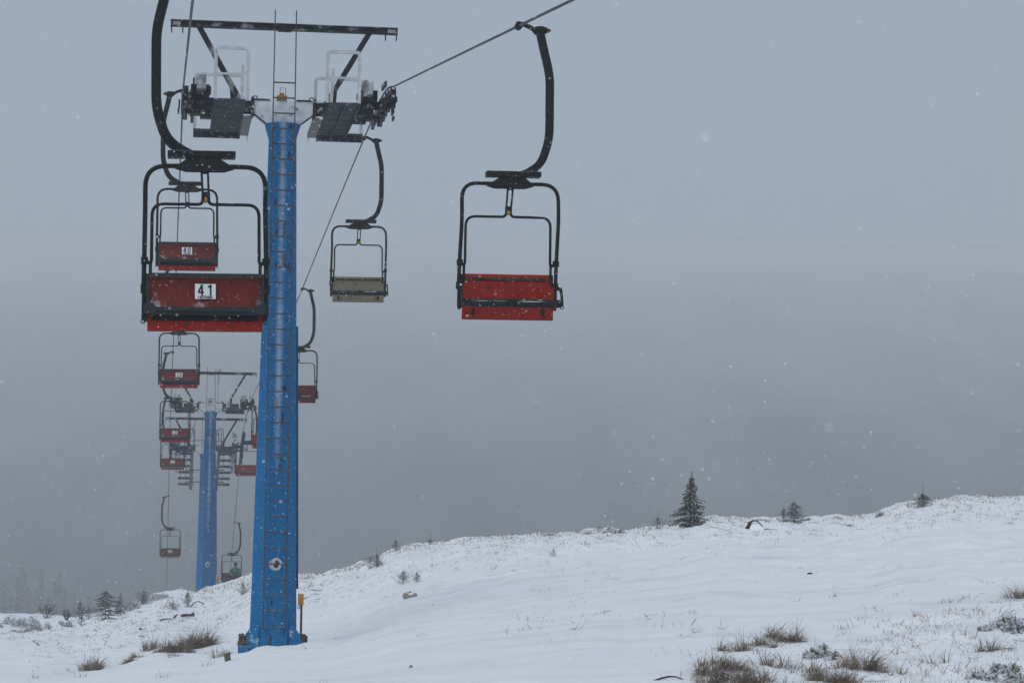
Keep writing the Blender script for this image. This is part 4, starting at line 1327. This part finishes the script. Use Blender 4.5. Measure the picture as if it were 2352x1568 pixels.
heather(42, 1440, 62, 28, 'dark rounded heather bush with a twig sticking up, nearest the picture edge group')
heather(90, 1444, 42, 26, 'grey frosted heather bush right of the darkest bush')
heather(6, 1441, 30, 22, 'heather bush cut by the left picture edge')
heather(143, 1436, 36, 18, 'flat heather bush with a stick lying over it')
heather(48, 1452, 40, 10, 'thin low heather strip in front of the dark rounded bush', .6)
heather(356, 1377, 66, 20, 'long heather patch on the skyline under the low hanging chair')
heather(308, 1394, 46, 24, 'heather patch running down from the bushy spruce')
heather(285, 1404, 34, 16, 'small heather patch at the foot of the bushy spruce')
heather(1390, 1221, 70, 12, 'thin dark heather line on the skyline hump')
heather(1852, 1196, 34, 12, 'dark heather cushion beside the pair of spruces')
heather(2022, 1185, 20, 16, 'dark heather overhanging the snow step on the ridge')
heather(610, 1330, 50, 14, 'brown heather on the bank beside the orange box of the crest tower')
heather(2322, 1452, 62, 40, 'snowy domed heather bush above the dark heather at the corner', 1.0)
heather(2290, 1545, 80, 30, 'darkest heather bush in the corner', 1.3)
heather(2310, 1566, 120, 24, 'wide heather carpet along the bottom corner', 1.2)
heather(2264, 1448, 26, 24, 'small dark heather sprig left of the domed bush')
heather(1888, 1512, 62, 38, 'frosted heather behind the big brown tussocks', 1.1)

tuft(450, 1490, 62, 56, 'biggest tussock left of the tower foot, with long upright blades', n=330, droop=.7)
tuft(413, 1495, 44, 42, 'loose tussock directly left of the biggest one', n=150)
tuft(374, 1497, 42, 40, 'slanting tussock in the middle of the left clump', n=150, wind=.5)
tuft(347, 1492, 30, 36, 'upright tussock at the back of the left clump', n=110, droop=.5)
tuft(317, 1507, 36, 20, 'flattened tussock trailing from the left clump', n=100, droop=1.6)
tuft(294, 1521, 28, 22, 'dark matted tuft at the low end of the left clump', n=120, droop=1.5)
tuft(397, 1508, 30, 22, 'short dark tuft in front of the left clump', n=130, droop=1.3)
tuft(486, 1497, 34, 18, 'dark broken tuft touching the biggest left tussock', n=120, droop=1.5)
tuft(210, 1539, 50, 36, 'bristly tussock standing apart below the left clump', n=200, droop=.9)
tuft(172, 1537, 34, 22, 'sparse tuft next to the lone bristly tussock', n=70)
tuft(143, 1545, 38, 11, 'flat tuft lying on the snow left of the bristly tussock', n=70, droop=1.8)
tuft(382, 1554, 32, 22, 'small tuft near the bottom edge below the tower foot', n=80)
tuft(475, 1528, 46, 20, 'thin pale grass left of the wooden board', 'pale', n=50)
tuft(510, 1508, 22, 28, 'bleached grass beside the foot of the nearest tower', 'pale', n=50)
tuft(1250, 1492, 20, 12, 'few pale blades right of the tower bolts', 'pale', n=24) if False else tuft(712, 1489, 18, 14, 'few pale blades right of the tower bolts', 'pale', n=24)
tuft(1595, 1453, 66, 24, 'sparse lone tuft on open snow above the big tussocks', n=60)
tuft(1688, 1493, 66, 40, 'leaning tussock at the top of the right clump', n=200, wind=.5)
tuft(1660, 1493, 26, 24, 'narrow wispy tuft at the upper edge of the right clump', n=45)
tuft(1748, 1482, 60, 34, 'dense dark tussock second from the top of the right clump', n=230, droop=1.3)
tuft(1803, 1465, 84, 42, 'tussock with far arching stems at the back', n=240, droop=1.1)
tuft(1832, 1473, 36, 18, 'low tuft under the arching stems', n=70)
tuft(1626, 1548, 66, 62, 'tall rusty tussock at the edge of the smooth snow', n=260, droop=1.0)
tuft(1680, 1542, 62, 54, 'bent tussock with blades hanging over to one side', n=220, droop=1.5, wind=.6)
tuft(1668, 1572, 120, 60, 'largest tussock on the bottom edge', n=420)
tuft(1590, 1562, 44, 26, 'ragged low tuft at the end of the dark branch', n=70)
tuft(1728, 1562, 84, 44, 'straw coloured spreading tussock on the bottom edge', n=200, droop=.8)
tuft(1789, 1530, 80, 46, 'open seedy tussock in the middle of the right clump', n=170, droop=.9)
tuft(1845, 1538, 66, 38, 'thin spreading tussock between the seedy and the brown ones', n=120, droop=1.0)
tuft(1950, 1532, 66, 54, 'dense upright tussock below the frosted heather', n=260, droop=.6)
tuft(2002, 1541, 46, 54, 'tussock with all blades swept to one side', n=200, wind=.7, droop=.7)
tuft(1914, 1566, 96, 52, 'broad brown tussock with snow in its heart', n=340, droop=1.1)
tuft(1820, 1570, 90, 28, 'fallen tangled grass between the two bottom tussocks', n=120, droop=1.5)
tuft(2059, 1548, 66, 30, 'reddish low tussock right of the swept one', n=120)
tuft(2147, 1522, 64, 34, 'star shaped tuft alone on the snow', n=90, droop=.5, wind=0)
tuft(2276, 1494, 64, 38, 'wiry brown tussock under the domed heather', n=140)
tuft(2170, 1384, 50, 22, 'dark ended tuft far up on the tussock field', n=70, droop=1.2)
tuft(2096, 1382, 38, 12, 'flat wind combed tuft far up on the tussock field', n=40, wind=-.8, droop=1.4)
tuft(2306, 1381, 84, 22, 'long matted tussock near the picture edge', n=180, wind=-.3, droop=1.6)
tuft(2344, 1372, 60, 54, 'pale arching tussock cut by the right picture edge', 'pale', n=100, wind=-.5)
tuft(1945, 1407, 40, 14, 'small wispy tuft halfway up the tussock field', n=40)
tuft(1888, 1411, 34, 9, 'thin line of stubble halfway up the open snow', n=24)
tuft(1538, 1538, 36, 20, 'few dark crossing blades on the smooth snow', n=14)
tuft(1255, 1231, 48, 14, 'grass fringe on the skyline in the middle of the ridge', n=90)
tuft(1050, 1250, 22, 8, 'small brown grass wisps under the skyline', n=40)
tuft(2140, 1160, 60, 9, 'brown grass fringe under the bare tipped spruce', n=90)
tuft(2026, 1184, 22, 20, 'brown grass beard on the snow step', n=70, droop=1.4)

tuft(1645, 1522, 76, 40, 'low matted tussock behind the tall rusty one', n=150, droop=1.4)
tuft(1762, 1503, 54, 26, 'short bristly tussock just below the arching stems', n=90)
tuft(1872, 1552, 64, 34, 'straggling tussock left of the broad brown one', n=110, droop=1.2)
tuft(2032, 1570, 74, 24, 'tangle of fallen blades on the bottom edge below the swept tussock', n=90, droop=1.6)
tuft(2112, 1500, 44, 18, 'thin tuft above the star shaped one', n=40)
tuft(2222, 1534, 54, 24, 'ragged tuft left of the darkest heather', n=70)

# sparse dry grass and twig tips poking through thin snow: nobody could count it
def scatter():
    rnd = random.Random(99)
    mb = MB()
    zones = [((690, 1240), (0, 7), 150), ((1240, 1800), (0, 6), 130), ((1900, 2352), (0, 7), 130), ((440, 690), (0, 8), 70),  # px range, py range below the ridge, clumps
        ((700, 1240), (6, 80), 230), ((560, 720), (8, 60), 70), ((1240, 1700), (4, 50), 170), ((1700, 2050), (6, 60), 90), ((2040, 2352), (4, 60), 210),
        ((200, 560), (8, 90), 190), ((0, 250), (20, 60), 50), ((2000, 2352), (260, 420), 230), ((1500, 2000), (250, 370), 50), ((1200, 2300), (60, 240), 120), ((1960, 2200), (290, 350), 70), ((2040, 2352), (400, 440), 70), ((700, 1500), (100, 260), 60), ((20, 600), (60, 140), 90)]
    for (x0, x1), (a, b), n in zones:
        for _ in range(int(n * 1.2)):
            px = rnd.uniform(x0, x1)
            rr = float(np.interp(px, RC, RR))
            py = rr + a + (b - a) * rnd.random() ** 1.4
            if py > 1575: continue
            if x1 <= 1240 and 600 < px < 680 and py > 1400: continue
            p = hit(px, py)
            s_ = p.y / FPX
            near_ = p.y < 38
            if near_ and rnd.random() < .45: continue
            k = rnd.randint(3, 22) if near_ else rnd.randint(2, 9)
            streak = rnd.random() < .55
            for i in range(k):
                q = p + Vector((rnd.gauss(0, (16 if streak else 5) * s_), rnd.gauss(0, .12), 0))
                q.z = gz(q.x, q.y) - .02
                L = rnd.uniform(3, 9.5) * s_ * (rnd.lognormvariate(.45, .55) if near_ else 1)
                dv = Vector((rnd.uniform(-.7, 1.0), rnd.uniform(-.5, .5), rnd.uniform(.35, 1.0))).normalized()
                wv = Vector((1, 0, 0)) if abs(dv.x) < .7 else Vector((0, 0, 1))
                ww = rnd.uniform(.7, 1.5) * s_
                mid = q + dv * L * .6
                tip = q + dv * L + Vector((rnd.uniform(-.2, .4) * L, 0, -.15 * L))
                mb.add([q - wv * ww * .5, q + wv * ww * .5, mid + wv * ww * .35, tip, mid - wv * ww * .35], [(0, 1, 2, 3, 4)])
    o = mb.obj('dry_grass', M['pale_grass'], None, sharp=None, fix=False)
    tag(o, 'sparse dry grass and twig tips poking through the thin snow', 'grass', kind='stuff')
scatter()

# ------------------------------------------------------------------ dead wood, lumps, board, bare bushes
def lay(px, py): return put(px, py)

p = lay(1727, 1215); s_ = p.y / FPX * .82
mb = MB()
mb.tube([Vector(q) * s_ for q in ((-16, 0, -4), (-11, 0, 6), (-6, 0, 17), (2, 0, 24), (13, 0, 24), (24, 0, 15), (33, 0, 3), (38, 0, -3))], [6.5 * s_, 5.5 * s_, 4.2 * s_, 2.8 * s_, 2.0 * s_, 1.5 * s_, 1.2 * s_, 1.0 * s_], 8)
mb.tube([Vector(q) * s_ for q in ((-9, 6, 8), (-4, 14, 4), (4, 18, -4))], [4 * s_, 3 * s_, 2 * s_], 6)
mb.tube([Vector(q) * s_ for q in ((-2, 0, 22), (-16, -2, 18), (-26, -4, 20))], [1.6 * s_, 1.1 * s_, .6 * s_], 5)
mb.tube([Vector(q) * s_ for q in ((34, 0, 2), (52, -4, 0), (74, -4, -1))], [1.4 * s_, 1.1 * s_, .6 * s_], 5)
tro = mb.obj('tree_root', M['dead_wood'], None, p)
tag(tro, 'dark arched tree root looping out of the snow near the ridge', 'tree root')
MB().blob((14 * s_, 8 * s_, -3 * s_), 24 * s_, 16 * s_, 20 * s_, 2, .18, 18, 10).obj('snow_cap', M['snow'], tro)

p = lay(430, 1416); s_ = p.y / FPX
mb = MB().tube([Vector(q) * s_ for q in ((-14, 0, 1), (-4, 0, 4), (6, 0, 4), (16, 0, 6))], [4 * s_, 3.4 * s_, 3.6 * s_, 5 * s_], 8)
tag(mb.obj('log', M['dead_wood'], None, p), 'short dark log lying on the snow below the saplings', 'log')
p = lay(402, 1420)
mb = MB().tube([Vector(q) * s_ for q in ((-4, 0, -2), (0, 0, 5), (6, 0, 9))], [3 * s_, 2.4 * s_, 1.2 * s_], 6)
tag(mb.obj('wood_snag', M['dead_wood'], None, p), 'small black snag beside the short log', 'dead wood')
p = lay(458, 1393)
mb = MB().tube([Vector(q) * s_ for q in ((-24, 0, -1), (-14, 0, 10), (-4, 0, 14), (8, 0, 10), (14, 0, -2))], [1.2 * s_, 1.5 * s_, 1.5 * s_, 1.8 * s_, 2.2 * s_], 5)
tag(mb.obj('bent_branch', M['dead_wood'], None, p), 'thin branch bent in an arch out of the snow below the crest tower', 'branch')
p = lay(385, 1425)
mb = MB().tube([Vector(q) * s_ for q in ((-20, 0, -2), (-10, 0, 3), (2, 0, 5), (12, 0, 4))], [1.2 * s_, 1.6 * s_, 1.6 * s_, 1 * s_], 5)
tag(mb.obj('branch', M['dead_wood'], None, p), 'snow topped branch lying left of the short log', 'branch')
p = lay(1560, 1560); s_ = p.y / FPX
mb = MB().tube([Vector(q) * s_ for q in ((-62, 0, -4), (-40, 0, 3), (-22, 0, 7), (-6, 0, 6), (10, 0, 0))], [2 * s_, 2.6 * s_, 2.4 * s_, 1.8 * s_, 1 * s_], 6)
tag(mb.obj('branch', M['dead_wood'], None, p), 'dark crooked branch on the bottom edge beside the grass clump', 'branch')
p = lay(944, 1533); s_ = p.y / FPX
mb = MB().tube([Vector(q) * s_ for q in ((-5, 0, -2), (0, 0, 6), (5, -2, -2))], [1.6 * s_, 2 * s_, 1.6 * s_], 6)
tag(mb.obj('wood_scrap', M['dead_wood'], None, p), 'tiny black scrap of wood alone on the smooth snow', 'wood scrap')
for px, py, ww, hh, lab, m_ in ((941, 1371, 34, 15, 'snow dusted brown turf lump on the open slope below the saplings', 'rock'), (1860, 1317, 12, 4, 'small dark stone showing on the far open snow', 'dead_wood'),
                                (325, 1460, 13, 4, 'flat grey stone in the snow above the left tussocks', 'rock'), (323, 1446, 7, 5, 'dark pebble sized stone above the flat grey one', 'dead_wood')):
    p = lay(px, py); s_ = p.y / FPX
    mb = MB().blob((0, 0, hh * .12 * s_), ww * .5 * s_, ww * .4 * s_, hh * .62 * s_, int(px), .3, 20, 12)
    tag(mb.obj('turf_lump' if ww > 20 else 'stone', M[m_], None, p), lab, 'turf lump' if ww > 20 else 'stone')
p = lay(524, 1516); s_ = p.y / FPX
mb = MB().box((0, 0, -.03), (.035, .5, .30), Matrix.Rotation(R(-8), 3, 'Y')).box((.16, .1, -.06), (.3, .45, .10))
tag(mb.obj('wooden_board', M['board'], None, p), 'snowy plank box against the foot of the nearest tower', 'board')
p = lay(70, 1484 + 3); s_ = p.y / FPX
mb = MB().tube([Vector(q) * s_ for q in ((-8, 0, 9), (0, 0, 4), (9, 0, -2))], .9 * s_, 5).tube([Vector(q) * s_ for q in ((3, 0, -2), (6, 0, 8))], .8 * s_, 5)
p = lay(83, 1480)
tag(mb.obj('crossed_twigs', M['dead_wood'], None, p), 'two crossed twigs sticking out of open snow', 'twigs')

def bare_bush(px, py, hpx, wpx, label):
    p = lay(px, py); s_ = p.y / FPX
    p.z -= 3 * s_
    rnd = random.Random(int(px))
    mb = MB()
    for _ in range(18):
        a = rnd.uniform(-1, 1)
        tip = Vector((a * wpx * .5 * s_, rnd.uniform(-.3, .3) * wpx * s_, hpx * s_ * (1 - .45 * a * a) * rnd.uniform(.6, 1)))
        mid = tip * .5 + Vector((0, 0, .08 * hpx * s_))
        mb.tube([Vector((a * 2 * s_, 0, 0)), mid, tip], [.5 * s_, .4 * s_, .15 * s_], 4)
        for k in range(6):
            t = rnd.uniform(.35, .95); c = tip * t + Vector((0, 0, .05 * hpx * s_))
            e = Vector((a * .5 + rnd.uniform(-.6, .6), rnd.uniform(-.5, .5), rnd.uniform(.3, 1))).normalized() * hpx * .28 * s_
            mb.tube([c, c + e], [.3 * s_, .12 * s_], 3)
    tag(mb.obj('bare_bush', M['twig'], None, p, sharp=None), label, 'bush')
bare_bush(105, 1420, 42, 52, 'leafless twiggy bush fading into the fog behind the heather')
bare_bush(152, 1424, 30, 22, 'few long leafless stems leaning over the flat heather bush')
bare_bush(2360, 1385, 70, 60, 'tall dry weeds at the right picture edge') if False else None

# ------------------------------------------------------------------ falling snow
rnd = np.random.default_rng(12)
nf = 105000
yy = 4.0 + 40 * rnd.random(nf * 2) ** (1 / 1.7)
xx = (rnd.random(nf * 2) - .5) * .62 * yy
zz = yy * (-.09 + .33 * rnd.random(nf * 2)) + EYE
ok = zz > ground(xx, yy) + .1
xx, yy, zz = xx[ok][:nf], yy[ok][:nf], zz[ok][:nf]
nf = len(xx)
oct_ = np.array([(1,0,0),(-1,0,0),(0,1,0),(0,-1,0),(0,0,1),(0,0,-1)], float)
tri = np.array([(0,2,4),(2,1,4),(1,3,4),(3,0,4),(2,0,5),(1,2,5),(3,1,5),(0,3,5)])
near = rnd.random(nf) < .0004
qq = (1.3 + 2.6 * rnd.random(nf)) / yy
xx = np.where(near, xx * qq, xx); zz = np.where(near, (zz - EYE) * qq + EYE, zz); yy = np.where(near, yy * qq, yy)
rad = .0008 + .0014 * rnd.random(nf) ** 2.8
rad = np.where(near, np.minimum(rad, .0019), rad)
sh = np.stack([rad * (1 + .8 * rnd.random(nf)), rad, rad * (.8 + .5 * rnd.random(nf))], 1)
vv = (oct_[None] * sh[:, None, :] + np.stack([xx, yy, zz], 1)[:, None, :]).reshape(-1, 3)
ff = (tri[None] + (np.arange(nf) * 6)[:, None, None]).reshape(-1, 3)
fm = bpy.data.meshes.new('falling_snow')
fm.vertices.add(len(vv)); fm.vertices.foreach_set('co', vv.ravel())
fm.loops.add(ff.size); fm.loops.foreach_set('vertex_index', ff.ravel().astype(np.int32))
fm.polygons.add(len(ff)); fm.polygons.foreach_set('loop_start', (np.arange(len(ff)) * 3).astype(np.int32))
fm.update(calc_edges=True)
fm.materials.append(M['flake'])
tag(link('falling_snow', fm), 'snowflakes drifting in the air', 'snowflakes', kind='stuff')

# ------------------------------------------------------------------ the air
mz, n, b = mat('fog')
n.nodes.remove(b)
pv = N(n, 'ShaderNodeVolumePrincipled')
pv.inputs['Color'].default_value = (.955, .985, 1, 1)
pv.inputs['Density'].default_value = .0010
pv.inputs['Anisotropy'].default_value = 0.0
n.links.new(pv.outputs[0], n.nodes['Material Output'].inputs['Volume'])
hz = MB().box((0, 1440, 125), (2700, 3000, 430)).obj('haze', mz, None, sharp=None)
tag(hz, 'grey fog filling the air over the slope', 'fog', kind='stuff')
